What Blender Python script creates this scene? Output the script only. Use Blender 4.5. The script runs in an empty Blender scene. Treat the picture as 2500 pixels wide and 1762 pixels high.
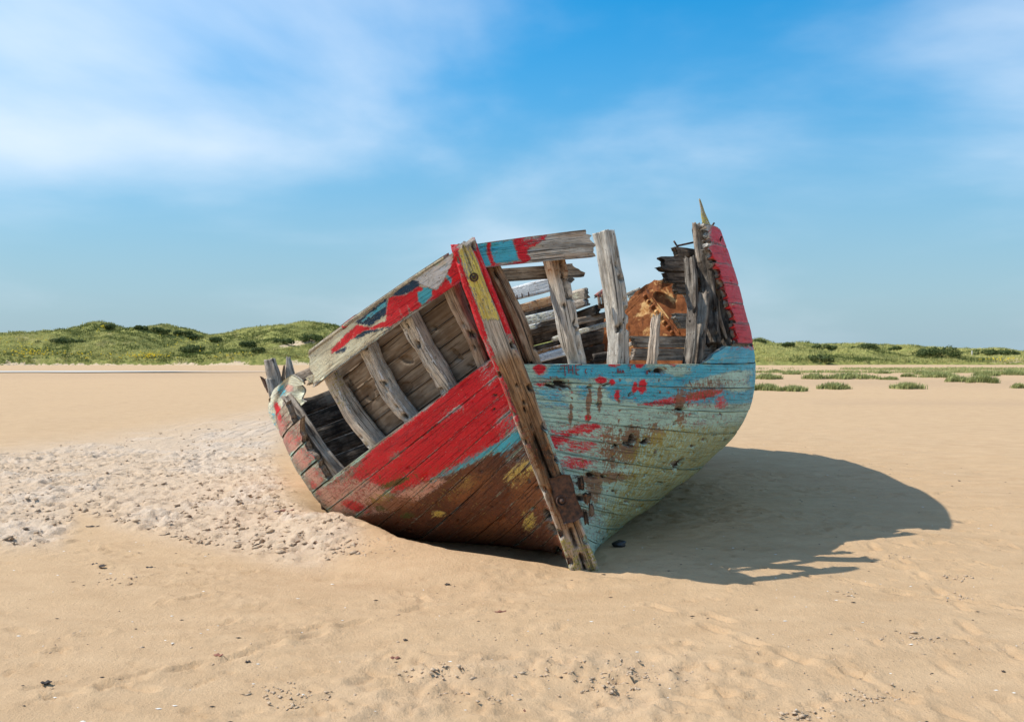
import bpy, math, random
import numpy as np
from mathutils import Vector
random.seed(7); np.random.seed(7)
scene = bpy.context.scene
C = scene.collection

# ------------------------------------------------------------------ camera, sky, sun, exposure
cam_d = bpy.data.cameras.new('camera'); cam = bpy.data.objects.new('camera', cam_d); C.objects.link(cam)
cam.location = (0, 0, 1.6); cam.rotation_euler = (math.radians(90), 0, 0)
cam_d.sensor_width = 36; cam_d.lens = 36*2165/2500; cam_d.shift_y = -13/2500
cam_d.clip_start = 0.1; cam_d.clip_end = 9000
scene.camera = cam

SUN_EL = 51.0
SUN_AZ = 0.0
SUN_DIR = Vector((-math.cos(math.radians(SUN_EL))*math.cos(math.radians(SUN_AZ)), -math.cos(math.radians(SUN_EL))*math.sin(math.radians(SUN_AZ)), math.sin(math.radians(SUN_EL))))   # towards the sun: from the left
world = bpy.data.worlds.new('World'); scene.world = world; world.use_nodes = True
def build_world():
    nt = world.node_tree; N = nt.nodes; L = nt.links
    for n in list(N): N.remove(n)
    out = N.new('ShaderNodeOutputWorld'); bg = N.new('ShaderNodeBackground')
    sky = N.new('ShaderNodeTexSky'); sky.sky_type = 'NISHITA'; sky.sun_disc = False
    sky.sun_elevation = math.radians(SUN_EL); sky.sun_rotation = math.radians(-90-SUN_AZ)
    sky.air_density = 1.0; sky.dust_density = 0.6; sky.ozone_density = 3.0
    hs = N.new('ShaderNodeHueSaturation'); hs.inputs['Saturation'].default_value = 1.6; hs.inputs['Hue'].default_value = 0.488; hs.inputs['Value'].default_value = SKY_VAL
    L.new(sky.outputs[0], hs.inputs['Color'])
    tc = N.new('ShaderNodeTexCoord'); sep = N.new('ShaderNodeSeparateXYZ'); L.new(tc.outputs['Generated'], sep.inputs[0])
    # thin cloud layer: the view direction met with a flat layer overhead
    den = N.new('ShaderNodeMath'); den.operation = 'ADD'; L.new(sep.outputs['Z'], den.inputs[0]); den.inputs[1].default_value = 0.22
    dx = N.new('ShaderNodeMath'); dx.operation = 'DIVIDE'; L.new(sep.outputs['X'], dx.inputs[0]); L.new(den.outputs[0], dx.inputs[1])
    dy = N.new('ShaderNodeMath'); dy.operation = 'DIVIDE'; L.new(sep.outputs['Y'], dy.inputs[0]); L.new(den.outputs[0], dy.inputs[1])
    cmb = N.new('ShaderNodeCombineXYZ'); ofs = N.new('ShaderNodeMath'); ofs.operation = 'ADD'; L.new(dx.outputs[0], ofs.inputs[0]); ofs.inputs[1].default_value = CLOUD_X; L.new(ofs.outputs[0], cmb.inputs[0]); L.new(dy.outputs[0], cmb.inputs[1])
    cmb.inputs[2].default_value = CLOUD_SEED
    n1 = N.new('ShaderNodeTexNoise'); n1.inputs['Scale'].default_value = CLOUD_SCALE; n1.inputs['Detail'].default_value = 7; n1.inputs['Roughness'].default_value = 0.48; n1.inputs['Distortion'].default_value = 0.2
    L.new(cmb.outputs[0], n1.inputs['Vector'])
    r1 = N.new('ShaderNodeMapRange'); r1.interpolation_type = 'SMOOTHSTEP'
    r1.inputs['From Min'].default_value = 0.39; r1.inputs['From Max'].default_value = 0.73; r1.inputs['To Max'].default_value = 0.9
    L.new(n1.outputs['Fac'], r1.inputs['Value'])
    # haze near the horizon, the same all round
    hz = N.new('ShaderNodeMapRange'); hz.interpolation_type = 'SMOOTHSTEP'
    hz.inputs['From Min'].default_value = -0.02; hz.inputs['From Max'].default_value = 0.46; hz.inputs['To Min'].default_value = 0.92; hz.inputs['To Max'].default_value = 0.0
    L.new(sep.outputs['Z'], hz.inputs['Value'])
    m1 = N.new('ShaderNodeMixRGB'); m1.inputs['Color2'].default_value = HAZE_COL
    L.new(hs.outputs['Color'], m1.inputs['Color1']); L.new(hz.outputs[0], m1.inputs['Fac'])
    m2 = N.new('ShaderNodeMixRGB'); m2.inputs['Color2'].default_value = CLOUD_COL
    fd = N.new('ShaderNodeMapRange'); fd.interpolation_type = 'SMOOTHSTEP'; fd.inputs['From Min'].default_value = 0.0; fd.inputs['From Max'].default_value = 0.26; fd.inputs['To Min'].default_value = 0.2
    L.new(sep.outputs['Z'], fd.inputs['Value']); mu = N.new('ShaderNodeMath'); mu.operation = 'MULTIPLY'; L.new(fd.outputs[0], mu.inputs[0]); L.new(r1.outputs[0], mu.inputs[1])
    L.new(m1.outputs[0], m2.inputs['Color1']); L.new(mu.outputs[0], m2.inputs['Fac'])
    L.new(m2.outputs[0], bg.inputs['Color']); bg.inputs['Strength'].default_value = 0.125
    L.new(bg.outputs[0], out.inputs['Surface'])
SKY_VAL = 0.82; CLOUD_SEED = 20.55; CLOUD_X = -0.32; CLOUD_SCALE = 0.8; HAZE_COL = (1.32, 2.02, 2.5, 1); CLOUD_COL = (3.7, 4.1, 4.6, 1)
build_world()
sun_d = bpy.data.lights.new('sun', 'SUN'); sun = bpy.data.objects.new('sun', sun_d); C.objects.link(sun)
sun_d.energy = 2.65; sun_d.angle = math.radians(0.53); sun_d.color = (1.0, 0.96, 0.88)
sun.rotation_euler = SUN_DIR.to_track_quat('Z', 'Y').to_euler(); sun.location = (-20, 8, 25)
vs = scene.view_settings; vs.view_transform = 'Standard'; vs.look = 'None'; vs.gamma = 1; vs.use_curve_mapping = False
vs.exposure = 0.95

# ------------------------------------------------------------------ numeric helpers
F = 2165.; CH = 1.6; HZ = 868.          # focal length and horizon of the photograph (2500 px wide), eye height
def px2w(px, py, y): return np.array([(px-1250)/F*y, y, CH-(py-HZ)/F*y])
def w2px(P):
    P = np.asarray(P, float); return 1250+F*P[..., 0]/P[..., 1], HZ-F*(P[..., 2]-CH)/P[..., 1]
def sstep(a, b, x):
    t = np.clip((np.asarray(x, float)-a)/(b-a), 0, 1); return t*t*(3-2*t)
def _h(ix, iy, s):
    n = (ix.astype(np.int64)*374761393 + iy.astype(np.int64)*668265263 + s*1442695041) & 0xffffffff
    n = ((n ^ (n >> 13))*1274126177) & 0xffffffff
    return ((n ^ (n >> 16)) & 0xffffff)/float(0xffffff)
def vn(x, y, s=0):                       # value noise 0..1
    x = np.asarray(x, float); y = np.asarray(y, float); x, y = np.broadcast_arrays(x, y)
    ix = np.floor(x); iy = np.floor(y); fx = x-ix; fy = y-iy; fx = fx*fx*(3-2*fx); fy = fy*fy*(3-2*fy)
    a = _h(ix, iy, s); b = _h(ix+1, iy, s); c = _h(ix, iy+1, s); d = _h(ix+1, iy+1, s)
    return (a*(1-fx)+b*fx)*(1-fy)+(c*(1-fx)+d*fx)*fy
def fbm(x, y, o=4, s=0):
    r = 0; a = .5; t = 0
    for i in range(o): r = r+a*vn(np.asarray(x)*2**i, np.asarray(y)*2**i, s+i*17); t += a; a *= .5
    return r/t
def blob(px, py, cx, cy, rx, ry, ang=0., soft=.6):
    c, s = math.cos(math.radians(ang)), math.sin(math.radians(ang))
    dx = px-cx; dy = py-cy; u = (dx*c+dy*s)/rx; v = (-dx*s+dy*c)/ry
    return 1-sstep(1-soft, 1+soft, np.sqrt(u*u+v*v))
def poly(px, py, pts, soft=6.):
    px = np.asarray(px, float); py = np.asarray(py, float); ins = np.zeros(px.shape, bool); d = np.full(px.shape, 1e9)
    n = len(pts)
    for i in range(n):
        x1, y1 = pts[i]; x2, y2 = pts[(i+1) % n]
        cond = (y1 > py) != (y2 > py)
        if y1 != y2: ins ^= cond & (px < (x2-x1)*(py-y1)/(y2-y1)+x1)
        ex, ey = x2-x1, y2-y1; t = np.clip(((px-x1)*ex+(py-y1)*ey)/(ex*ex+ey*ey+1e-9), 0, 1)
        d = np.minimum(d, np.hypot(px-x1-t*ex, py-y1-t*ey))
    sd = np.where(ins, d, -d); return sstep(-soft, soft, sd)
def pinside(px, py, pts): return poly(px, py, pts, .01) > .5

def mesh_obj(name, V, Fc, mat, parent=None, smooth=True, attrs=None):
    V = np.asarray(V, float)
    if parent is not None:
        root = parent
        while root.parent: root = root.parent
        V = V-np.array(root.location)
    me = bpy.data.meshes.new(name)
    if isinstance(Fc, np.ndarray):
        nf, k = Fc.shape
        me.vertices.add(len(V)); me.vertices.foreach_set('co', V.astype(np.float32).ravel())
        me.loops.add(nf*k); me.loops.foreach_set('vertex_index', Fc.astype(np.int32).ravel())
        me.polygons.add(nf); me.polygons.foreach_set('loop_start', np.arange(0, nf*k, k, dtype=np.int32))
        me.update(calc_edges=True)
    else:
        me.from_pydata([tuple(v) for v in V], [], [list(f) for f in Fc]); me.update()
    me.polygons.foreach_set('use_smooth', np.full(len(me.polygons), smooth))
    if attrs:
        for k, a in attrs.items():
            a = np.asarray(a, np.float32)
            if a.ndim == 1: at = me.attributes.new(k, 'FLOAT', 'POINT'); at.data.foreach_set('value', a)
            else: at = me.attributes.new(k, 'FLOAT_VECTOR', 'POINT'); at.data.foreach_set('vector', a.ravel())
    if mat: me.materials.append(mat)
    o = bpy.data.objects.new(name, me); C.objects.link(o)
    if parent: o.parent = parent
    return o
def tag(o, label=None, cat=None, group=None, kind=None):
    if label: o['label'] = label
    if cat: o['category'] = cat
    if group: o['group'] = group
    if kind: o['kind'] = kind
    return o
def empty(name, loc):
    o = bpy.data.objects.new(name, None); C.objects.link(o); o.location = loc; o.empty_display_size = .2; return o
def gridfaces(n, m, off=0, flip=False):
    i = np.arange(n-1)[:, None]*m+np.arange(m-1)[None]; i = i.ravel()+off
    f = np.stack([i, i+1, i+m+1, i+m], 1)
    return f[:, ::-1] if flip else f

# ------------------------------------------------------------------ materials
class NT:
    def __init__(s, name):
        s.m = bpy.data.materials.new(name); s.m.use_nodes = True; s.t = s.m.node_tree; s.N = s.t.nodes
        for n in list(s.N): s.N.remove(n)
        s.out = s.N.new('ShaderNodeOutputMaterial'); s.b = s.N.new('ShaderNodeBsdfPrincipled'); s.t.links.new(s.b.outputs[0], s.out.inputs[0])
    def lk(s, a, b): s.t.links.new(a, b)
    def set(s, sock, v):
        if hasattr(v, 'is_linked') or hasattr(v, 'links'): s.lk(v, sock)
        else: sock.default_value = v
    def attr(s, n): x = s.N.new('ShaderNodeAttribute'); x.attribute_name = n; return x
    def math(s, op, a, b=0., c=None, clamp=False):
        x = s.N.new('ShaderNodeMath'); x.operation = op; x.use_clamp = clamp; s.set(x.inputs[0], a); s.set(x.inputs[1], b)
        if c is not None: s.set(x.inputs[2], c)
        return x.outputs[0]
    def noise(s, vec, scale, detail=4, rough=.55, dist=0.):
        x = s.N.new('ShaderNodeTexNoise'); s.lk(vec, x.inputs['Vector']); x.inputs['Scale'].default_value = scale
        x.inputs['Detail'].default_value = detail; x.inputs['Roughness'].default_value = rough; x.inputs['Distortion'].default_value = dist; return x.outputs['Fac']
    def mapv(s, vec, sc, loc=(0, 0, 0)):
        x = s.N.new('ShaderNodeMapping'); s.lk(vec, x.inputs['Vector']); x.inputs['Scale'].default_value = sc; x.inputs['Location'].default_value = loc; return x.outputs[0]
    def rng(s, v, a, b, c=0., d=1., smooth=False):
        x = s.N.new('ShaderNodeMapRange'); s.set(x.inputs['Value'], v); x.inputs['From Min'].default_value = a; x.inputs['From Max'].default_value = b
        x.inputs['To Min'].default_value = c; x.inputs['To Max'].default_value = d
        if smooth: x.interpolation_type = 'SMOOTHSTEP'
        return x.outputs[0]
    def mix(s, f, a, b, mode='MIX'):
        x = s.N.new('ShaderNodeMixRGB'); x.blend_type = mode; s.set(x.inputs[0], f); s.set(x.inputs[1], a); s.set(x.inputs[2], b); return x.outputs[0]
    def bump(s, h, strength, dist, nrm=None):
        x = s.N.new('ShaderNodeBump'); s.lk(h, x.inputs['Height']); x.inputs['Strength'].default_value = strength; x.inputs['Distance'].default_value = dist
        if nrm: s.lk(nrm, x.inputs['Normal'])
        return x.outputs[0]
    def tex(s, n='Object'): return s.N.new('ShaderNodeTexCoord').outputs[n]

def c4(*c): return (*c, 1)
PAL = dict(pale=(.50,.70,.55), blue=(.08,.50,.62), red=(.84,.014,.026), brown=(.17,.055,.024), pink=(.88,.42,.31), cream=(.86,.76,.52),
           yellow=(.90,.60,.13), algae=(.46,.37,.07), rust=(.27,.10,.035), warm=None, dark=None, green=(.07,.11,.02), navy=(.008,.05,.10), white=(.74,.73,.70), lily=(.07,.035,.024))
CH_ = ['pale','blue','red','brown','pink','cream','yellow','algae','rust','warm','dark','green','navy','white','lily']
def wood_material():
    s = NT('weathered_painted_wood')
    pl = s.attr('pl').outputs['Vector']
    ch = {}
    for k in range(5):
        sp = s.N.new('ShaderNodeSeparateXYZ'); s.lk(s.attr('p%d' % k).outputs['Vector'], sp.inputs[0])
        for j in range(3): ch[CH_[k*3+j]] = sp.outputs[j]
    gr = s.noise(s.mapv(pl, (3.5, 38, 13)), 1., 8, .68, .35)          # long grain
    gf = s.noise(s.mapv(pl, (7, 170, 31)), 1., 3, .6)                  # fine grain
    blot = s.noise(s.mapv(pl, (5, 9, 17)), 1., 5, .6)
    col = s.mix(s.rng(gr, .26, .50), c4(.16,.125,.095), c4(.78,.71,.60))
    colw = s.mix(s.rng(gr, .30, .56), c4(.075,.034,.017), c4(.52,.30,.15))
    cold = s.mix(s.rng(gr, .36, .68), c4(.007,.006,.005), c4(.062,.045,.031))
    wv = s.math('ADD', ch['warm'], s.rng(blot, .3, .7, -.22, .22), clamp=True)
    col = s.mix(wv, col, colw)
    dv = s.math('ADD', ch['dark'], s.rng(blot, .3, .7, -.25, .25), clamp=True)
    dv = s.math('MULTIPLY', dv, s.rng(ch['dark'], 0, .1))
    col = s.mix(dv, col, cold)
    crack = s.rng(s.noise(s.mapv(pl, (1.3, 70, 7), (3, 5, 0)), 1., 3, .5, .3), .345, .39, 1, 0)
    col = s.mix(s.math('MULTIPLY', crack, .8), col, c4(.012,.009,.007))
    col = s.mix(s.rng(gf, .34, .50, .7, 0), col, c4(.36,.29,.22), 'MULTIPLY')
    knot = s.rng(s.noise(s.mapv(pl, (9, 22, 5), (8, 2, 0)), 1., 3, .5), .68, .74); col = s.mix(s.math('MULTIPLY', knot, .7), col, c4(.035,.022,.014))
    flake = s.noise(s.mapv(pl, (15, 34, 41)), 1., 12, .78, .5)
    flake2 = s.noise(s.mapv(pl, (48, 120, 23), (7, 1, 0)), 1., 8, .7, .4)
    streak = s.noise(s.mapv(pl, (55, 13, 11), (2, 9, 0)), 1., 8, .7, .3)   # runs across the strakes: drips and scratches
    grainy = s.noise(s.mapv(pl, (7, 60, 19), (1, 4, 0)), 1., 5, .62, .3)
    fl = {'a': s.rng(flake, .27, .73, -.62, .62), 'b': s.rng(flake2, .27, .73, -.55, .55), 'c': s.rng(streak, .27, .73, -.55, .55), 'd': s.rng(grainy, .27, .73, -.55, .55)}
    def mixn(a, b, w=.7): return s.math('ADD', s.math('MULTIPLY', fl[a], w), s.math('MULTIPLY', fl[b], 1.3-w))
    hgt = None
    edge = s.attr('edge').outputs['Fac']; chip = s.rng(s.noise(s.mapv(pl, (60, 90, 29), (3, 8, 0)), 1., 5, .7, .4), .61, .69, 0, -.7)
    wear = s.math('SUBTRACT', chip, s.math('MULTIPLY', edge, .34))
    order = [('white','a','d',1), ('pale','a','d',1), ('cream','b','d',1), ('brown','a','b',1), ('pink','a','b',1), ('navy','a','b',1), ('blue','a','d',1), ('red','a','b',1),
             ('yellow','b','d',1), ('rust','c','a',0), ('lily','a','b',0), ('algae','c','b',0), ('green','b','a',0)]
    vo = s.N.new('ShaderNodeTexVoronoi'); vo.feature = 'DISTANCE_TO_EDGE'; wv_ = s.N.new('ShaderNodeVectorMath'); wv_.operation = 'ADD'; s.lk(s.mapv(pl, (24, 46, 1)), wv_.inputs[0])
    nz = s.N.new('ShaderNodeTexNoise'); nz.inputs['Scale'].default_value = 30; s.lk(pl, nz.inputs['Vector']); s.lk(nz.outputs['Color'], wv_.inputs[1]); s.lk(wv_.outputs[0], vo.inputs['Vector']); vo.inputs['Scale'].default_value = 1.
    crk = s.math('MULTIPLY', s.rng(vo.outputs['Distance'], .015, .06, .8, 0), s.rng(blot, .42, .6))
    vary = s.noise(s.mapv(pl, (3, 6, 3), (5, 5, 5)), 1., 5, .65)
    for n, a, b, paint in order:
        m = s.math('ADD', ch[n], mixn(a, b))
        if paint and n not in ('white', 'pale'): m = s.math('ADD', m, wear)
        elif paint: m = s.math('ADD', m, s.math('MULTIPLY', edge, .34))
        raw = m; m = s.rng(m, .47, .53, 0, 1, True)
        m = s.math('MULTIPLY', m, s.rng(ch[n], .02, .08))
        pc = PAL[n]
        c = s.mix(s.rng(vary, .3, .7), c4(*[v*.80 for v in pc]), c4(*[min(.85, v*1.2) for v in pc]))
        if paint: c = s.mix(crk, c, c4(*[v*.35+.01 for v in pc]))
        if paint: c = s.mix(s.math('MULTIPLY', s.rng(gf, .36, .5, .3, 0), .5), c, c4(.12,.10,.08))
        else: m = s.math('MULTIPLY', m, .85)
        if paint: col = s.mix(s.math('MULTIPLY', s.math('MULTIPLY', s.rng(raw, .36, .44), s.rng(raw, .50, .46)), s.rng(ch[n], .02, .08, 0, .62)), col, c4(.05,.032,.022))  # dark rim painted as the shadow under peeling paint edges
        col = s.mix(m, col, c)
        if paint: col = s.mix(s.math('MULTIPLY', s.math('MULTIPLY', s.rng(raw, .50, .54), s.rng(raw, .62, .55)), s.rng(ch[n], .02, .08, 0, .38)), col, c4(.72,.68,.62))
        if paint: hgt = m if hgt is None else s.math('MAXIMUM', hgt, m)
    # grime, pits and scratches over paint and wood alike
    grime = s.noise(s.mapv(pl, (5, 11, 3), (1, 7, 0)), 1., 12, .76, .5); gst = s.noise(s.mapv(pl, (40, 4, 3), (4, 3, 0)), 1., 8, .7, .3)
    col = s.mix(s.rng(grime, .54, .72, 0, .26), col, c4(.115,.072,.042)); col = s.mix(s.rng(gst, .58, .74, 0, .22), col, c4(.085,.058,.036))
    pit = s.rng(s.noise(s.mapv(pl, (38, 75, 9), (6, 6, 0)), 1., 4, .6), .655, .70); col = s.mix(s.math('MULTIPLY', pit, .65), col, c4(.030,.018,.011))
    scr = s.rng(s.noise(s.mapv(pl, (16, 240, 9), (2, 6, 0)), 1., 3, .6), .66, .72, 0, .6); col = s.mix(scr, col, c4(.55,.50,.42))
    s.lk(col, s.b.inputs['Base Color'])
    s.lk(s.rng(hgt, 0, 1, .88, .55), s.b.inputs['Roughness'])
    s.b.inputs['Specular IOR Level'].default_value = .28
    h = s.math('ADD', s.math('MULTIPLY', gr, s.rng(hgt, 0, 1, 1.0, .30)), s.math('MULTIPLY', gf, s.rng(hgt, 0, 1, .35, .10)))
    h = s.math('ADD', h, s.math('MULTIPLY', hgt, .35)); h = s.math('SUBTRACT', h, s.math('MULTIPLY', crack, .6))
    h = s.math('ADD', h, s.math('MULTIPLY', flake2, .30)); h = s.math('SUBTRACT', h, s.math('MULTIPLY', pit, .8)); h = s.math('ADD', h, s.math('MULTIPLY', flake, .5))
    s.lk(s.bump(h, 1.0, .022), s.b.inputs['Normal'])
    return s.m
WOOD = wood_material()

def rust_material():
    s = NT('flaking_rusted_steel'); v = s.tex()
    n = s.noise(v, 3.2, 7, .62, .6); n2 = s.noise(v, 14, 6, .65, .4); n3 = s.noise(s.mapv(v, (1, 1, .35)), 22, 5, .6)
    col = s.mix(s.rng(n2, .3, .7), c4(.13,.038,.014), c4(.40,.14,.045))
    col = s.mix(s.rng(n, .54, .60, 0, 1, True), col, s.mix(s.rng(n2, .38, .6), c4(.46,.19,.055), c4(.78,.48,.20)))
    col = s.mix(s.rng(n3, .56, .66, 0, .75), col, c4(.05,.022,.014))
    s.lk(col, s.b.inputs['Base Color']); s.b.inputs['Roughness'].default_value = .85; s.b.inputs['Specular IOR Level'].default_value = .2
    s.lk(s.bump(s.math('ADD', n2, s.math('MULTIPLY', n3, .5)), .5, .012), s.b.inputs['Normal']); return s.m
RUST = rust_material()
def iron_material():
    s = NT('dark_corroded_iron'); v = s.tex(); n = s.noise(v, 30, 6, .65)
    s.lk(s.mix(s.rng(n, .35, .68), c4(.014,.010,.009), c4(.13,.055,.028)), s.b.inputs['Base Color']); s.b.inputs['Roughness'].default_value = .75
    s.lk(s.bump(n, .6, .008), s.b.inputs['Normal']); return s.m
IRON = iron_material()
def sand_material():
    s = NT('dry_beach_sand'); v = s.tex()
    dry = s.attr('dry').outputs['Fac']; wet = s.attr('wet').outputs['Fac']
    big = s.noise(v, .35, 5, .6); mid = s.noise(s.mapv(v, (1, 1.6, 1)), 2.6, 6, .62); fine = s.noise(v, 70, 4, .7); grit = s.noise(v, 420, 2, .6)
    col = s.mix(s.rng(mid, .3, .7), c4(0.472,0.306,0.169), c4(0.578,0.393,0.229))
    col = s.mix(s.rng(big, .35, .65, 0, .5), col, c4(0.553,0.370,0.208))
    col = s.mix(s.math('MULTIPLY', dry, s.rng(fine, .3, .62, .35, .85)), col, c4(0.740,0.635,0.530))
    col = s.mix(wet, col, c4(0.388,0.261,0.164))
    col = s.mix(s.rng(grit, .3, .45, .35, 0), col, c4(.16,.11,.07))
    speck = s.rng(s.noise(v, 55, 2, .5), .70, .74); col = s.mix(s.math('MULTIPLY', speck, .55), col, c4(.12,.08,.05))
    s.lk(col, s.b.inputs['Base Color']); s.b.inputs['Roughness'].default_value = .95; s.b.inputs['Specular IOR Level'].default_value = .1
    h = s.math('ADD', s.math('MULTIPLY', fine, .8), s.math('MULTIPLY', grit, .25)); h = s.math('ADD', h, s.math('MULTIPLY', s.noise(s.mapv(v, (1, .8, 1)), 16, 7, .7), s.math('ADD', 1.6, s.math('MULTIPLY', dry, 5.0))))
    s.lk(s.bump(h, .55, .022), s.b.inputs['Normal']); return s.m
SAND = sand_material()
def foliage_material(name, ca, cb, rough=.75):
    s = NT(name); t = s.attr('tone').outputs['Fac']
    s.lk(s.mix(t, c4(*ca), c4(*cb)), s.b.inputs['Base Color']); s.b.inputs['Roughness'].default_value = rough
    s.b.inputs['Specular IOR Level'].default_value = .2
    tr = s.N.new('ShaderNodeBsdfTranslucent'); s.lk(s.mix(t, c4(*ca), c4(*cb)), tr.inputs[0])
    mx = s.N.new('ShaderNodeMixShader'); mx.inputs[0].default_value = .3; s.lk(s.b.outputs[0], mx.inputs[1]); s.lk(tr.outputs[0], mx.inputs[2]); s.lk(mx.outputs[0], s.out.inputs[0])
    return s.m
MARRAM = foliage_material('marram_grass', (.085,.115,.026), (.60,.54,.20))
SHRUB = foliage_material('dark_shrub_leaves', (.045,.068,.020), (.16,.19,.06))
MARSH = foliage_material('marsh_grass', (.19,.22,.07), (.50,.49,.20))
def plain(name, col, rough=.8, nscale=20, var=.35):
    s = NT(name); n = s.noise(s.tex(), nscale, 5, .6)
    s.lk(s.mix(s.rng(n, .3, .7), c4(*[v*(1-var) for v in col]), c4(*[min(1, v*(1+var)) for v in col])), s.b.inputs['Base Color'])
    s.b.inputs['Roughness'].default_value = rough; s.lk(s.bump(n, .5, .006), s.b.inputs['Normal']); return s.m
FLOWER = plain('yellow_ragwort_flowers', (.75,.55,.02)); STEM = plain('shrub_stems', (.09,.065,.04)); KELP = plain('dry_dark_seaweed', (.035,.022,.014)); STONE = plain('grey_pink_stone', (.30,.22,.19)); BLACKM = plain('black_wet_stone', (.012,.012,.014), .35)
CHIP = plain('red_brown_flake', (.22,.085,.05)); SHELL = plain('pale_shell', (.7,.66,.58)); POSTM = plain('pale_post_wood', (.55,.5,.42)); LETTER = plain('dark_red_scratched_paint', (.20,.055,.06))
def dune_material():
    s = NT('dune_turf'); v = s.tex(); n = s.noise(s.mapv(v, (1, .6, 1)), .22, 6, .65); n2 = s.noise(v, 1.3, 5, .7)
    col = s.mix(s.rng(n2, .3, .7), c4(.11,.13,.034), c4(.38,.35,.11))
    col = s.mix(s.rng(n, .56, .66, 0, .85), col, c4(.36,.30,.13))
    sd = s.attr('sandy').outputs['Fac']; m = s.rng(s.math('ADD', sd, s.rng(n2, .3, .7, -.35, .35)), .45, .55)
    col = s.mix(m, col, c4(.62,.47,.31))
    s.lk(col, s.b.inputs['Base Color']); s.b.inputs['Roughness'].default_value = .95; s.b.inputs['Specular IOR Level'].default_value = .05
    s.lk(s.bump(n2, .6, .5), s.b.inputs['Normal']); return s.m
DUNE = dune_material()
def water_material():
    s = NT('shallow_tide_water'); v = s.tex(); n = s.noise(s.mapv(v, (.3, 1.5, 1)), 2., 4, .6)
    s.b.inputs['Base Color'].default_value = c4(.52,.46,.38); s.b.inputs['Roughness'].default_value = .8; s.lk(s.bump(n, .5, .05), s.b.inputs['Normal']); return s.m
WATER = water_material()

def sheltered_material():
    s = NT('sheltered_grey_planking'); pl = s.attr('pl').outputs['Vector']
    gr = s.noise(s.mapv(pl, (1.6, 30, 13)), 1., 7, .6, .5); bl = s.noise(s.mapv(pl, (3, 7, 13)), 1., 6, .65); cr = s.rng(s.noise(s.mapv(pl, (1.5, 60, 7), (3, 5, 0)), 1., 3, .5, .3), .33, .36, .8, 0)
    col = s.mix(s.rng(gr, .3, .7), c4(.115,.085,.06), c4(.30,.24,.18)); col = s.mix(s.rng(bl, .42, .68, 0, .75), col, c4(.11,.065,.035)); col = s.mix(s.rng(bl, .48, .30, 0, .6), col, c4(.30,.265,.22)); col = s.mix(cr, col, c4(.03,.02,.015))  # whole planking coloured darker to stand in for the rail's shadow
    s.lk(col, s.b.inputs['Base Color']); s.b.inputs['Roughness'].default_value = .9; s.b.inputs['Specular IOR Level'].default_value = .15
    s.lk(s.bump(s.math('SUBTRACT', gr, cr), .45, .008), s.b.inputs['Normal']); return s.m
SHELTER = sheltered_material()
# ------------------------------------------------------------------ ground
def axis(lo, hi, d, glo, ghi, ratio=1.12):
    a = list(np.arange(lo, hi+1e-6, d)); s = d
    while a[-1] < ghi: s = min(s*ratio, 120); a.append(a[-1]+s)
    s = d
    while a[0] > glo: s = min(s*ratio, 120); a.insert(0, a[0]-s)
    return np.array(a)
LIP = np.array([(-2.35,9.3,.02), (-1.95,8.65,.06), (-1.38,7.80,.10), (-.85,7.05,.10), (-.5,6.82,.09), (-.16,6.70,.08), (.16,6.60,.05), (.44,6.44,.015)])
TROD = [(-200,1125), (250,1075), (480,1040), (680,1008), (690,1060), (660,1120), (690,1200), (760,1270), (840,1290), (880,1350), (780,1380), (600,1350), (420,1315), (190,1250), (140,1330), (-200,1345)]
FORE = [(600,1690), (900,1600), (1100,1610), (1350,1600), (1600,1610), (1800,1650), (2000,1690), (2100,1762), (500,1800)]
def ground_height(x, y):
    px, py = 1250+F*x/y, HZ+F*CH/np.maximum(y, .5)
    z = .035*(fbm(x*.35+3, y*.35, 3, 5)-.5)*sstep(3, 6, y)+.09*(fbm(x*.55+y*.2, y*1.0, 3, 9)-.5)*sstep(40, 16, y)+.018*(fbm(x*1.6, y*1.9, 3, 10)-.5)*sstep(40, 16, y)
    z = z+.35*(fbm(x*.03, y*.02, 3, 31)-.5)*sstep(18, 60, y)
    # ridge and scour pit at the left bow
    best = np.full(x.shape, 1e9); sd = np.zeros(x.shape); hh = np.zeros(x.shape)
    near = (x > -4.5) & (x < 3) & (y > 4.5) & (y < 12)
    xs, ys = x[near], y[near]; b = np.full(xs.shape, 1e9); s_ = np.zeros(xs.shape); h_ = np.zeros(xs.shape)
    for i in range(len(LIP)-1):
        x1, y1, h1 = LIP[i]; x2, y2, h2 = LIP[i+1]; ex, ey = x2-x1, y2-y1
        t = np.clip(((xs-x1)*ex+(ys-y1)*ey)/(ex*ex+ey*ey), 0, 1); d = np.hypot(xs-x1-t*ex, ys-y1-t*ey)
        sg = np.sign(ex*(ys-y1)-ey*(xs-x1)); m = d < b
        b = np.where(m, d, b); s_ = np.where(m, sg*d, s_); h_ = np.where(m, h1+(h2-h1)*t, h_)
    zz = np.where(s_ < 0, 1.2*h_*np.exp(-(s_/.5)**2), 1.2*h_*np.exp(-(s_/.16)**2))
    pit = -.13*sstep(.02, .6, s_)*(1-sstep(.25, .75, xs))*sstep(-2.6, -1.5, xs)
    z[near] += zz+pit
    # low bank of trodden sand by the left side
    z = z+.07*np.exp(-((x+2.9)/1.6)**2-((y-10.2)/2.2)**2)
    z = z+.05*np.exp(-((x+1.55)/.45)**2-((y-7.55)/.35)**2)
    # drift on the right of the stem foot
    z = z+.05*np.exp(-((x-1.05)/.55)**2-((y-6.9)/.6)**2)
    return z
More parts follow.
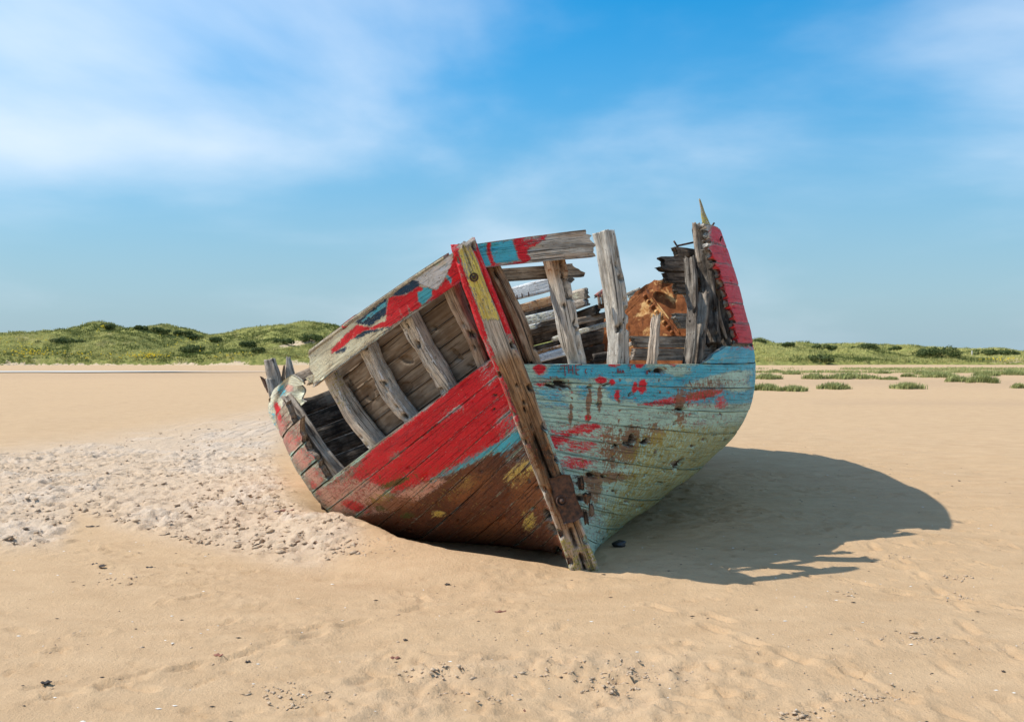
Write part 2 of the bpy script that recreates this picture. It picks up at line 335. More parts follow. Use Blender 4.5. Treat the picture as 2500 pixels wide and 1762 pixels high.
def build_ground():
    X = axis(-8.6, 5.6, .025, -1800, 1800); Y = axis(3.55, 14.5, .025, -60, 3500)
    xx, yy = np.meshgrid(X, Y, indexing='ij'); z = ground_height(xx, yy)
    px, py = 1250+F*xx/np.maximum(yy, .5), HZ+F*CH/np.maximum(yy, .5)
    front = yy > 2
    trod = np.where(front, poly(px, py, TROD, 35), 0); fore = np.where(front, poly(px, py, FORE, 50), 0)
    shade = np.where(front, poly(px, py, [(1560,1160), (1900,1130), (2350,1240), (1900,1370), (1520,1330)], 40), 0)
    rough = np.clip(trod+fore*.55+shade*.6+.06, 0, 1)
    patch = sstep(.45, .65, fbm(xx*1.7+9, yy*1.7, 3, 77))
    rough = rough*(.45+.55*patch)
    z = z+rough*(.030*(fbm(xx*5, yy*5, 3, 41)-.5)+.022*(fbm(xx*14, yy*9, 2, 43)-.5))
    # trodden crust: broken little scarps and crumbs
    cr = fbm(xx*8+yy*2, yy*12, 4, 141); cr2 = fbm(xx*17+5, yy*25+xx*3, 2, 143)
    sc = np.clip(trod*1.0+fore*.75*patch+shade*.45, 0, 1)
    z = z+sc*(.020*sstep(.52, .56, cr)+.012*sstep(.54, .59, cr2)-.020*sstep(.41, .385, cr))*(.35+.65*patch)
    # wind scour lines
    z = z+.006*(fbm((xx*.5+yy*.25)*1.2, (yy-xx*.35)*7, 3, 51)-.5)*sstep(30, 12, yy)
    # thin broken crusts and ripples in the foreground
    rp = fbm(xx*9+yy*3, yy*22-xx*4, 3, 201); pt2 = sstep(.52, .66, fbm(xx*.8+4, yy*1.1, 3, 203))*sstep(11, 7, yy)
    z = z+pt2*(.009*sstep(.5, .56, rp)+.007*(fbm(xx*16, yy*22, 2, 207)-.5))
    # footprints: two-lobed dents with a raised rim
    rng = np.random.RandomState(3)
    def stamp(cx, cy, ang, ln, wd, dep, rim):
        R_ = ln*1.1; i0, i1 = np.searchsorted(X, [cx-R_, cx+R_]); j0, j1 = np.searchsorted(Y, [cy-R_, cy+R_])
        if i1-i0 < 2 or j1-j0 < 2: return
        dx = xx[i0:i1, j0:j1]-cx; dy = yy[i0:i1, j0:j1]-cy; c, s = math.cos(ang), math.sin(ang); u = (dx*c+dy*s)/ln; v = (-dx*s+dy*c)/wd
        v = v*(1+.35*np.cos(u*5)); r = np.sqrt((u/.5)**2+(v/.5)**2)
        z[i0:i1, j0:j1] += -dep*(1-sstep(.55, 1.0, r))+rim*np.exp(-((r-1.18)/.22)**2)
    n = 0
    while n < 1500:
        cx, cy = rng.uniform(-8.6, -.8), rng.uniform(6.6, 14.5); p, q = 1250+F*cx/cy, HZ+F*CH/cy
        n += 1
        if not pinside(np.array([p]), np.array([q]), TROD)[0]: continue
        stamp(cx, cy, rng.uniform(-.6, .9), rng.uniform(.16, .30), rng.uniform(.08, .13), rng.uniform(.015, .04), rng.uniform(.006, .018))
    for k in range(420):
        cy = 3.6*(14/3.6)**rng.uniform(0, 1); cx = rng.uniform(-.62, .62)*cy
        stamp(cx, cy, rng.uniform(0, 3.1), rng.uniform(.05, .26), rng.uniform(.03, .10), rng.uniform(.005, .018), rng.uniform(.004, .012))
    for k in range(160):
        cx = rng.uniform(-.9, 1.9); cy = rng.uniform(3.7, 4.75)
        stamp(cx, cy, rng.uniform(0, 3.1), rng.uniform(.06, .26), rng.uniform(.04, .10), rng.uniform(.006, .016), rng.uniform(.004, .012))
    for k in range(170):
        cx = rng.uniform(1.0, 4.4); cy = rng.uniform(6.6, 11)
        stamp(cx, cy, rng.uniform(-.5, .5), rng.uniform(.12, .28), rng.uniform(.06, .10), rng.uniform(.006, .016), rng.uniform(.003, .008))
    for (a, b) in [((2.6, 3.9), (3.0, 7.4)), ((2.1, 3.8), (1.0, 5.6)), ((3.3, 5.6), (2.2, 6.4)), ((-1.9, 4.3), (-1.0, 5.3))]:     # walked lines
        for t in np.linspace(0, 1, 9):
            cx = a[0]+(b[0]-a[0])*t; cy = a[1]+(b[1]-a[1])*t; an = math.atan2(b[1]-a[1], b[0]-a[0])
            stamp(cx+rng.uniform(-.12, .12), cy, an, .27, .10, .016, .009)
    dry = np.clip(trod*(.6+.4*patch)+fore*.12*patch, 0, 1)*.72
    wet = .22*np.where(front, np.maximum(poly(px, py, [(-400,902), (650,902), (700,918), (-400,922)], 5), 0), 0)
    wet = wet+.42*np.where(front, poly(px, py, [(1800,926), (2700,924), (2700,945), (1800,940)], 8)*(.4+.6*fbm(xx*.1, yy*.4, 2, 3)), 0)
    wet = wet+.30*np.where(front, poly(px, py, [(2000,978), (2700,978), (2700,992), (2000,988)], 6), 0)
    V = np.stack([xx, yy, z], -1).reshape(-1, 3)
    o = mesh_obj('sand', V, gridfaces(len(X), len(Y), 0, True), SAND, None, True, {'dry': dry.ravel(), 'wet': np.clip(wet, 0, 1).ravel()})
    # faces must look up
    tag(o, 'pale tan beach sand with footprints and wind-blown ridges', None, None, 'structure')
    return X, Y, z
GX, GY, GZ = build_ground()
def gz(x, y):
    i = min(max(np.searchsorted(GX, x)-1, 0), len(GX)-2); j = min(max(np.searchsorted(GY, y)-1, 0), len(GY)-2)
    return float(GZ[i, j])
def on_ground(px, py):                   # where a pixel's ray meets the sand
    y = CH*F/(py-HZ)
    for _ in range(12):
        x = (px-1250)/F*y; y = (CH-gz(x, y))*F/(py-HZ)
    return np.array([(px-1250)/F*y, y, gz((px-1250)/F*y, y)])

# ------------------------------------------------------------------ dunes
RIDGE = [(-700,812), (-300,806), (0,812), (60,811), (120,811), (190,803), (256,791), (290,800), (330,802), (390,790), (440,803), (530,817), (600,806), (680,794), (735,788), (790,796), (850,803), (950,800), (1100,812), (1250,806), (1400,822), (1560,818), (1700,825), (1840,833), (1870,833), (1900,845), (1960,839), (2010,843), (2110,841), (2160,846), (2230,853), (2290,848), (2330,852), (2390,859), (2440,857), (2500,862), (2800,860), (3200,850)]
def dune_height(x, y):
    p = 1250+F*x/188.
    zt = CH+(HZ-4-np.interp(p, [a for a, b in RIDGE], [b for a, b in RIDGE])-(np.interp(p, [a for a, b in RIDGE], [b for a, b in RIDGE])-800)*.35*(p < 1000))/F*188.
    foot = 149+3*(fbm(x*.05, x*0, 2, 3)-.5)
    k = np.clip((y-foot)/(188-foot), 0, 4)
    prof = np.where(k < 1, .22*sstep(0, .06, k)+.78*(k**.85)*sstep(0, .9, k)**.15, 1-.35*(k-1))
    z = -.25+(zt+.25)*np.clip(prof, 0, 1.0)
    am = sstep(0, .25, k)
    z = z+am*(2.0*(fbm(x*.055+2, y*.07, 3, 13)-.5)*np.clip(zt/5, .25, 1)*(1-.8*sstep(.75, 1, k))+(1-.5*sstep(.8, 1, k))*np.clip(zt/5, .4, 1)*2.2*(fbm(x*.26, y*.20, 3, 19)-.5)+1.2*np.abs(fbm(x*.13, y*.22, 2, 23)-.5)*2)
    z = z-sstep(1.2, 2.2, k)*zt*.8
    return np.where(k <= 0, -.35, z)
def build_dunes():
    X = np.arange(-270, 271, 1.1); Y = np.arange(146, 262, 1.0)
    xx, yy = np.meshgrid(X, Y, indexing='ij'); z = dune_height(xx, yy)
    p = 1250+F*xx/yy; q = HZ-F*(z-CH)/yy
    sandy = np.clip(blob(p, q, 730, 838, 70, 7, -10)*.7+blob(p, q, 2470, 880, 60, 8)*.6+sstep(885.5, 889, q)*(p < 1300)*.85, 0, 1)
    tag(mesh_obj('dunes', np.stack([xx, yy, z], -1).reshape(-1, 3), gridfaces(len(X), len(Y), 0, True), DUNE, None, True, {'sandy': sandy.ravel()}), 'low grassy sand dunes along the far edge of the beach', None, None, 'structure')
build_dunes()
def blades(cx, cy, cz, n_each, hmin, hmax, spread, width, rng, lean=.35, tone=None):
    """tufts of bent blades (two triangles each) rooted at the given points"""
    N = len(cx); n = N*n_each
    bx = np.repeat(cx, n_each)+rng.normal(0, 1, n)*np.repeat(spread, n_each); by = np.repeat(cy, n_each)+rng.normal(0, 1, n)*np.repeat(spread, n_each); bz = np.repeat(cz, n_each)
    h = rng.uniform(hmin, hmax, n)*np.repeat(rng.uniform(.7, 1.2, N), n_each); an = rng.uniform(0, 2*np.pi, n); ln = rng.uniform(.1, 1, n)*lean
    dx, dy = np.cos(an), np.sin(an); w = width*rng.uniform(.6, 1.3, n)
    def P(f, k): return np.stack([bx+dx*ln*h*f*f+(-dy)*w*k+.12*h*f*f, by+dy*ln*h*f*f+dx*w*k, bz+h*f*(1-.25*ln*f)], 1)
    V = np.stack([P(0, -1), P(0, 1), P(.55, -.8), P(.55, .8), P(1, 0)], 1).reshape(-1, 3)
    b = np.arange(n)*5; Fc = np.concatenate([np.stack([b, b+1, b+3], 1), np.stack([b, b+3, b+2], 1), np.stack([b+2, b+3, b+4], 1)])
    t = np.repeat(tone if tone is not None else rng.uniform(0, 1, N), n_each)+rng.normal(0, .18, n); t = np.clip(t, 0, 1)
    return V, Fc, np.repeat(t, 5)
def build_dune_grass():
    rng = np.random.RandomState(11)
    x = rng.uniform(-150, 150, 42000); y = 150+44*rng.uniform(0, 1, 42000)**1.15; z = dune_height(x, y)
    p = 1250+F*x/y; q = HZ-F*(z-CH)/y
    keep = (p > -250) & (p < 2750) & ~((p > 1180) & (p < 1700)) & (blob(p, q, 730, 838, 60, 6, -10) < .5) & (z > .35)
    x, y, z = x[keep], y[keep], z[keep]
    tone = np.clip(2.3*(fbm(x*.16, y*.16, 3, 61)-.5)+.9*(fbm(x*.26, y*.20, 3, 19)-.5)+.36+.2*sstep(0, 60, x)+rng.normal(0, .13, len(x)), 0, 1)  # sunlit hummocks and darker dips painted into the grass tone, plus random variation
    V, Fc, t = blades(x, y, z-.05, 9, .22, .55, np.full(len(x), .30), .045, rng, .6, tone)
    tag(mesh_obj('marram_grass', V, Fc, MARRAM, None, False, {'tone': t}), 'wind-bent olive marram grass covering the far dunes', 'grass', None, 'stuff')
    # ragwort in flower among the grass
    x = []; y = []
    for cx, cy, rx, ry, n in [(70,862,60,12,90), (360,870,50,7,110), (200,868,110,10,40), (255,798,14,8,30), (40,840,40,15,14), (560,872,60,6,24), (200,815,90,25,16), (450,835,120,20,24), (2440,878,60,4,18)]:
        for k in range(n):
            a = cx+rng.normal(0, .5)*rx; b = cy+rng.normal(0, .5)*ry
            yy = np.arange(149, 192, .5); xx = (a-1250)/F*yy; hh = dune_height(xx, yy); qq = HZ-F*(hh+.5-CH)/yy
            j = np.argmax(qq <= b)
            if qq[j] <= b: x.append(xx[j]); y.append(yy[j])
    x = np.array(x); y = np.array(y); z = dune_height(x, y)+rng.uniform(.45, .75, len(x))
    n = len(x); s = rng.uniform(.07, .16, n)
    base = np.array([(1,0,0), (0,1,0), (-1,0,0), (0,-1,0), (0,0,.8), (0,0,-.8)]); fc = np.array([(0,1,4), (1,2,4), (2,3,4), (3,0,4), (1,0,5), (2,1,5), (3,2,5), (0,3,5)])
    V = (np.stack([x, y, z], 1)[:, None]+base[None]*s[:, None, None]).reshape(-1, 3); Fc = (np.arange(n)[:, None, None]*6+fc[None]).reshape(-1, 3)
    tag(mesh_obj('ragwort_flowers', V, Fc, FLOWER, None, False), 'yellow wildflowers scattered in the dune grass', 'flowers', None, 'stuff')
build_dune_grass()
def dune_hit(px, py, up=0.):
    yy = np.arange(150, 200, .25); xx = (px-1250)/F*yy; hh = dune_height(xx, yy)+up; qq = HZ-F*(hh-CH)/yy
    j = int(np.argmax(qq <= py)) if (qq <= py).any() else int(np.argmin(qq)); return xx[j], yy[j], hh[j]-up
def shrub(px, py, wpx, hpx, label, seed):
    rng = np.random.RandomState(seed)
    x, y, z = dune_hit(px, py+hpx*.35); s = y/F; w = wpx*s/2; h = hpx*s
    root = empty('shrub', (x, y, z-.1)); tag(root, label, 'shrub', 'dark shrubs on the dunes')
    # leaf clumps: small faces on many uneven lobes
    nl = max(10, int(wpx/5)); V = []; Fc = []; T = []
    for k in range(nl):
        lx = rng.uniform(-.85, .85)*w; ly = rng.uniform(-.7, .7)*min(w, 3); e = math.sqrt(max(.12, 1-(lx/w)**2)); lz = h*e*rng.uniform(.25, .72); r = (h*.30*e+.10*w/ math.sqrt(nl))*rng.uniform(.7, 1.35)+.2
        m = 110; d = rng.normal(0, 1, (m, 3)); d /= np.linalg.norm(d, axis=1)[:, None]; rr = r*rng.uniform(.7, 1.08, m)
        c = np.array([x+lx, y+ly, z-.1+lz])+d*rr[:, None]*np.array([1.25, 1.1, .85])
        a = rng.normal(0, 1, (m, 3)); a /= np.linalg.norm(a, axis=1)[:, None]; b = np.cross(a, d); sz = rng.uniform(.10, .22, m)[:, None]
        q = np.stack([c-a*sz, c+b*sz*.7, c+a*sz, c-b*sz*.7], 1); o = sum(len(v) for v in V)
        V.append(q.reshape(-1, 3)); i = np.arange(m)*4+o; Fc.append(np.stack([i, i+1, i+2, i+3], 1)); T.append(np.repeat(np.clip(rng.normal(.4, .28, m), 0, 1), 4))
    V = np.concatenate(V); V[:, 2] = np.maximum(V[:, 2], dune_height(V[:, 0], V[:, 1])-.1)
    mesh_obj('crown', V, np.concatenate(Fc), SHRUB, root, False, {'tone': np.concatenate(T)})
    sv = []; sf = []
    for k in range(6):
        a = rng.uniform(-.6, .6)*w; o = len(sv); tx = x+a; bx = x+a*.5
        if k == 0: sv += [(x+.07*math.cos(j*1.57), y+.07*math.sin(j*1.57), z-.2) for j in range(4)]; o = 4
        sv += [(tx+.03*math.cos(j*1.57), y+.03*math.sin(j*1.57), z+h*.5) for j in range(4)]
        for j in range(4): sf.append((j, (j+1) % 4, o+(j+1) % 4, o+j))
    mesh_obj('trunk', sv, sf, STEM, root, True)
for i, a in enumerate([
    (150, 834, 105, 16, 'long dark shrub in the hollow of the left dune, leftmost one'), (257, 797, 44, 12, 'dark shrub on the first small peak of the left dune'),
    (347, 800, 34, 9, 'small dark shrub just left of the second dune peak'), (390, 807, 56, 12, 'dark green shrub below the rounded top of the second dune peak'),
    (447, 812, 44, 11, 'dark shrub on the slope right of the second dune peak'), (478, 822, 52, 16, 'round shrub high in the saddle of the left dunes'),
    (476, 855, 64, 24, 'big dark shrub low on the left dune above the beach'), (604, 841, 34, 20, 'upright dark shrub halfway up the dune left of the wreck'),
    (632, 855, 28, 12, 'small shrub low on the dune nearest the wreck stumps'), (760, 827, 56, 20, 'oval dark shrub beside the bare sand patch behind the wreck rail'),
    (690, 833, 60, 12, 'low wide shrub on the dune left of the bare sand patch'), (525, 830, 26, 12, 'small dark shrub in the dip between the two left hills'),
    (1853, 834, 34, 8, 'small dark shrub on the dune crest touching the red hull side'), (1923, 841, 30, 8, 'low shrub on the right dune crest, second from the hull'),
    (2003, 876, 54, 18, 'dark shrub low on the right dune slope above the beach'), (2010, 846, 64, 7, 'flat shrub along the right dune crest above the low dark shrub'),
    (2115, 849, 70, 16, 'rounded olive shrub on the middle crest of the right dunes'), (2188, 851, 26, 7, 'tiny shrub on the crest just left of the big dark thicket'),
    (2292, 862, 108, 26, 'biggest dark green thicket on the right dunes'), (2432, 863, 120, 14, 'long low dark thicket behind the pale post')]):
    shrub(*a, seed=100+i)
def make_post():
    x, y, z = dune_hit(2373, 868); s = y/F; r = .11; h = 12*s
    V = []; Fc = []
    for k, (cz, rr) in enumerate(((z-.3, r), (z+h*.95, r*.95), (z+h, r*.6))):
        for j in range(8): V.append((x+rr*math.cos(j*.785), y+rr*math.sin(j*.785), cz))
    for k in range(2):
        for j in range(8): Fc.append((k*8+j, k*8+(j+1) % 8, k*8+8+(j+1) % 8, k*8+8+j))
    Fc.append(tuple(range(16, 24))); tag(mesh_obj('marker_post', V, Fc, POSTM, None), 'pale upright post standing on the right dunes', 'post')
make_post()
def clump(px, py, wpx, hpx, label, seed, group='marsh grass clumps on the right sand'):
    rng = np.random.RandomState(seed); c = on_ground(px, py); s = c[1]/F; w = wpx*s/2; h = hpx*s
    root = empty('grass_clump', tuple(c)); tag(root, label, 'grass clump', group)
    # little hummock of caught sand
    n, m = 9, 24; V = []
    for i in range(n):
        for j in range(m):
            r = i/(n-1)*1.25; a = j/m*2*math.pi; X = c[0]+w*r*math.cos(a); Y = c[1]+w*.75*r*math.sin(a); V.append((X, Y, gz(X, Y)-.03+h*.45*(1-float(sstep(0, 1.2, r)))))
    Fc = [(i*m+j, i*m+(j+1) % m, (i+1)*m+(j+1) % m, (i+1)*m+j) for i in range(n-1) for j in range(m)]
    nv = len(V); mesh_obj('sand_hummock', V, Fc, SAND, root, True, {'dry': np.full(nv, .1), 'wet': np.zeros(nv)})
    k = int(90+wpx*2.2); r = np.sqrt(rng.uniform(0, 1, k)); a = rng.uniform(0, 6.28, k); edge = 1+.30*np.sin(a*3+seed)+.2*np.sin(a*7+seed*2)
    x = c[0]+w*r*edge*np.cos(a); y = c[1]+w*.7*r*edge*np.sin(a); z = np.array([gz(p, q) for p, q in zip(x, y)])+h*.42*(1-sstep(0, 1.2, r))-.03
    V, Fc, t = blades(x, y, z, 5, h*.40, h*1.15, np.full(k, .09*w), .011+.0002*c[1], rng, .55, np.clip(rng.normal(.45, .2, k), 0, 1))
    mesh_obj('grass_blades', V, Fc, MARSH, root, False, {'tone': t})
CL = [(1866,953,64,16,'grass clump touching the wreck silhouette, left of the near four'), (1937,955,60,14,'second grass clump from the wreck in the nearest row'),
      (2035,950,62,15,'third grass clump from the wreck in the nearest row'), (2212,949,66,15,'grass clump alone at the right end of the nearest row'),
      (2487,947,34,11,'dry straw-coloured grass clump cut by the right picture edge'), (2338,932,56,13,'low grass clump joined to the left of the plump right clump'),
      (2398,934,62,18,'plump bright grass clump at the right of the middle row'), (2172,927,40,8,'small flat clump in the middle row below its neighbours'),
      (1872,925,58,13,'grass clump in the middle row close to the hull edge'), (1990,925,50,13,'grass clump in the middle row, second from the hull'),
      (2073,925,94,14,'widest grass clump in the middle row'), (2124,924,36,8,'small tuft on the right flank of the widest clump'),
      (2216,920,30,9,'little upright clump in the gap of the middle row'), (2295,921,84,13,'long grass clump near the plump right clump'), (2411,918,52,12,'clump behind the plump right clump'),
      (1937,914,40,8,'small clump in the far row above the second middle clump'), (1893,910,30,7,'tiny clump in the far row next to the hull'), (2153,912,34,7,'tiny clump in the middle of the far row'),
      (2254,914,46,9,'far row clump left of the long grass clump'), (2466,915,70,12,'far row clump near the right picture edge')]
for i, a in enumerate(CL): clump(*a, seed=300+i)
def marsh_band():
    rng = np.random.RandomState(5); n = 5200; q = rng.uniform(901.5, 911, n); p = rng.uniform(1780, 2800, n); y = CH*F/(q-HZ); x = (p-1250)/F*y
    keep = fbm(x*.12, y*.09, 3, 8) > .44-.1*(p-1800)/900; x, y = x[keep], y[keep]; z = np.array([gz(a, b) for a, b in zip(x, y)])
    V, Fc, t = blades(x, y, z-.02, 6, .12, .34, np.full(len(x), .22), .03, rng, .5, np.clip(rng.normal(.5, .2, len(x)), 0, 1))
    tag(mesh_obj('marsh_grass', V, Fc, MARSH, None, False, {'tone': t}), 'thin band of green marsh grass in front of the right dunes', 'grass', None, 'stuff')
marsh_band()
def water():
    rng = np.random.RandomState(2); up = []; lo = []
    for x in np.linspace(-140, -20, 60):
        e = min(1, (-20-x)/26); m = 88+3*float(fbm(x*.04, 0., 2, 4)); up.append((x, m+6*e*(.6+.6*float(vn(x*.13, 1, 2))))); lo.append((x, m-4*e*(.4+.8*float(vn(x*.17, 5, 3)))))
    pts = lo+up[::-1]; V = [(a, b, gz(a, b)) for a, b in pts]; zt = float(np.mean([v[2] for v in V]))+.03
    tag(mesh_obj('water', [(a, b, zt) for a, b, c in V], [tuple(range(len(V)))], WATER, None, False), 'shallow tide pool glinting below the left dunes', None, None, 'structure')
water()
# ------------------------------------------------------------------ the wreck: hull form in the heeled boat frame
TH = math.radians(20.6); Y0 = 6.5
O = np.array([.5404, Y0, 0.]); R = np.array([math.cos(TH), 0, math.sin(TH)]); U = np.array([-math.sin(TH), 0, math.cos(TH)]); A = np.array([0, 1., 0])
def bw(r, u, a): return O+np.multiply.outer(np.asarray(r, float), R)+np.multiply.outer(np.asarray(u, float), U)+np.multiply.outer(np.asarray(a, float), A)
MSR = np.array([(2.50,2.16), (2.49,1.75), (2.46,1.4), (2.42,1.0), (2.37,.74), (2.26,.48), (2.11,.28), (1.9,.11), (1.45,-.08), (.8,-.25), (.06,-.36)])[::-1]
MSL = np.array([(2.43,2.16), (2.44,1.75), (2.42,1.4), (2.35,1.05), (2.22,.76), (2.02,.53), (1.78,.36), (1.5,.22), (1.1,.06), (.6,-.12), (.06,-.25)])[::-1]
def refine(p, n=200):
    d = np.r_[0, np.cumsum(np.hypot(*np.diff(p, axis=0).T))]; s = np.linspace(0, d[-1], n)
    q = np.stack([np.interp(s, d, p[:, 0]), np.interp(s, d, p[:, 1])], 1)
    for _ in range(60): q[1:-1] = .25*q[:-2]+.5*q[1:-1]+.25*q[2:]
    return q
SEC = {}
for sd_, ms_ in ((1, MSR), (-1, MSL)):
    mq_ = refine(ms_); SEC[sd_] = (mq_, np.r_[0, np.cumsum(np.hypot(*np.diff(mq_, axis=0).T))])
def stem(l):
    l = np.asarray(l, float); a0 = -.45*np.clip(l, 0, 2)**1.3; px = 1432+(1128-1432)*l; py = 1400+(590-1400)*l; y = Y0+a0
    w = np.stack([(px-1250)/F*y, y, CH-(py-HZ)/F*y], -1)-O; return w@R, w@U, a0
CFG = {1: (.616, .74), -1: (.662, 1.09)}; TT = 1.7
def hull(side, q, t):
    q, t = np.broadcast_arrays(np.asarray(q, float), np.asarray(t, float)); lw, hw = CFG[side]
    l = np.interp(t, [0, 1, TT, 3], [.03, lw, .985, 1.7]); r0, u0, a0 = stem(l); MQ, MD = SEC[side]; aw = np.interp(hw, MQ[:, 1], MD)
    s = np.interp(t, [0, 1, TT], [0, aw, MD[-1]]); mb = np.interp(s, MD, MQ[:, 0]); mh = np.interp(s, MD, MQ[:, 1])+np.maximum(0, t-TT)*2
    tau = np.interp(t, [0, .6], [2.0, 1.5]); g = (1-np.exp(-q*2.5/tau))/(1-np.exp(-2.5/tau)); gh = np.where(g < 1, g, 1+.25*(g-1)); a = a0+.08+q*(2.5-a0)
    tp = np.sqrt(np.clip(1-(np.clip(a-6.5, 0, None)/4.2)**2, .02, 1)); rs = r0+side*.10; r = rs+g*(side*mb-rs); r = np.where(a > 6.5, r*tp, r); u = u0+gh*(mh-u0)
    return bw(r, u, a)
def hnorm(side, q, t):
    e = 1e-3; dq = hull(side, np.asarray(q)+e, t)-hull(side, np.asarray(q)-e, t); dt = hull(side, q, np.asarray(t)+e)-hull(side, q, np.asarray(t)-e)
    n = np.cross(dq, dt)*side; n /= np.linalg.norm(n, axis=-1, keepdims=True)+1e-12
    return n*np.where((n@R)*side+(-n@A)*.3 >= 0, 1, -1)[..., None]
def hoff(side, q, t, off): return hull(side, q, t)+hnorm(side, q, t)*np.asarray(off)[..., None]
_Q = np.linspace(0, 1.4, 281); _T = np.linspace(0, 2.0, 401); _g = {}
def qt(side, px, py, off=0.):
    k = (side, round(off, 3))
    if k not in _g:
        q, t = np.meshgrid(_Q, _T, indexing='ij'); p = w2px(hoff(side, q, t, np.full(q.shape, off))); _g[k] = (q, t, p[0], p[1])
    q, t, x, y = _g[k]; d = (x-px)**2+(y-py)**2+ (q*6)**2; i = np.unravel_index(d.argmin(), d.shape); return q[i], t[i]

wreck = empty('shipwreck', tuple(O))
tag(wreck, 'derelict wooden boat with peeling red and blue paint lying tilted on the sand', 'boat')
_sd = [0]
def nseed(): _sd[0] += 1; return _sd[0]*37 % 9973
def pack(n, P):
    out = {}
    for k in range(5): out['p%d' % k] = np.stack([np.broadcast_to(np.asarray(P.get(c, 0.), float), (n,)) for c in CH_[k*3:k*3+3]], 1)
    return out
def slab(name, outer, inner, pl, paint, mat=None, parent=None, edge=None, indark=0., nail=None, hole=None):
    """closed slab from an outer and an inner point grid (n x m)"""
    n, m = outer.shape[:2]; V = np.concatenate([outer.reshape(-1, 3), inner.reshape(-1, 3)]); k = n*m
    Fs = [gridfaces(n, m), gridfaces(n, m, k, True)]
    idx = np.arange(k).reshape(n, m)
    for e in (idx[0, ::-1], idx[-1], idx[:, 0], idx[::-1, -1]):
        Fs.append(np.stack([e[:-1], e[:-1]+k, e[1:]+k, e[1:]], 1))
    # rim: duplicate so that edges stay crisp
    px, py = w2px(outer.reshape(-1, 3)); P = paint(px, py, pl) if paint else {}
    if nail is not None and P: P['rust'] = np.clip(np.asarray(P.get('rust', 0.))+nail.ravel()*.6, 0, 1.1)
    if hole is not None and P:
        hm, hl = hole[0].ravel(), hole[1].ravel()
        for c in list(P): P[c] = np.asarray(P[c])*(1-hm)
        P['dark'] = np.maximum(np.asarray(P.get('dark', 0.)), hm); P['rust'] = np.maximum(np.asarray(P.get('rust', 0.)), hl*.9*(1-hm))  # hole colour darkened for rotten wood and for the shade of the pit
    P2 = {}
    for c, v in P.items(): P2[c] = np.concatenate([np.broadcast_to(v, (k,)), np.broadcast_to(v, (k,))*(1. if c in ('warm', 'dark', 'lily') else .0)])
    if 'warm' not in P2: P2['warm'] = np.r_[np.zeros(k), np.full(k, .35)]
    if indark: P2['dark'] = np.r_[np.broadcast_to(P2.get('dark', np.zeros(2*k))[:k], (k,)), np.full(k, indark)]  # inner faces tinted dark to deepen the shade inside the hull
    a = pack(2*k, P2); a['edge'] = np.r_[edge.ravel(), np.zeros(k)] if edge is not None else np.zeros(2*k); a['pl'] = np.concatenate([pl, pl+np.array([0, .01, .3])])
    o = mesh_obj(name, V, np.concatenate(Fs), mat or WOOD, parent or wreck, True, a)
    return o
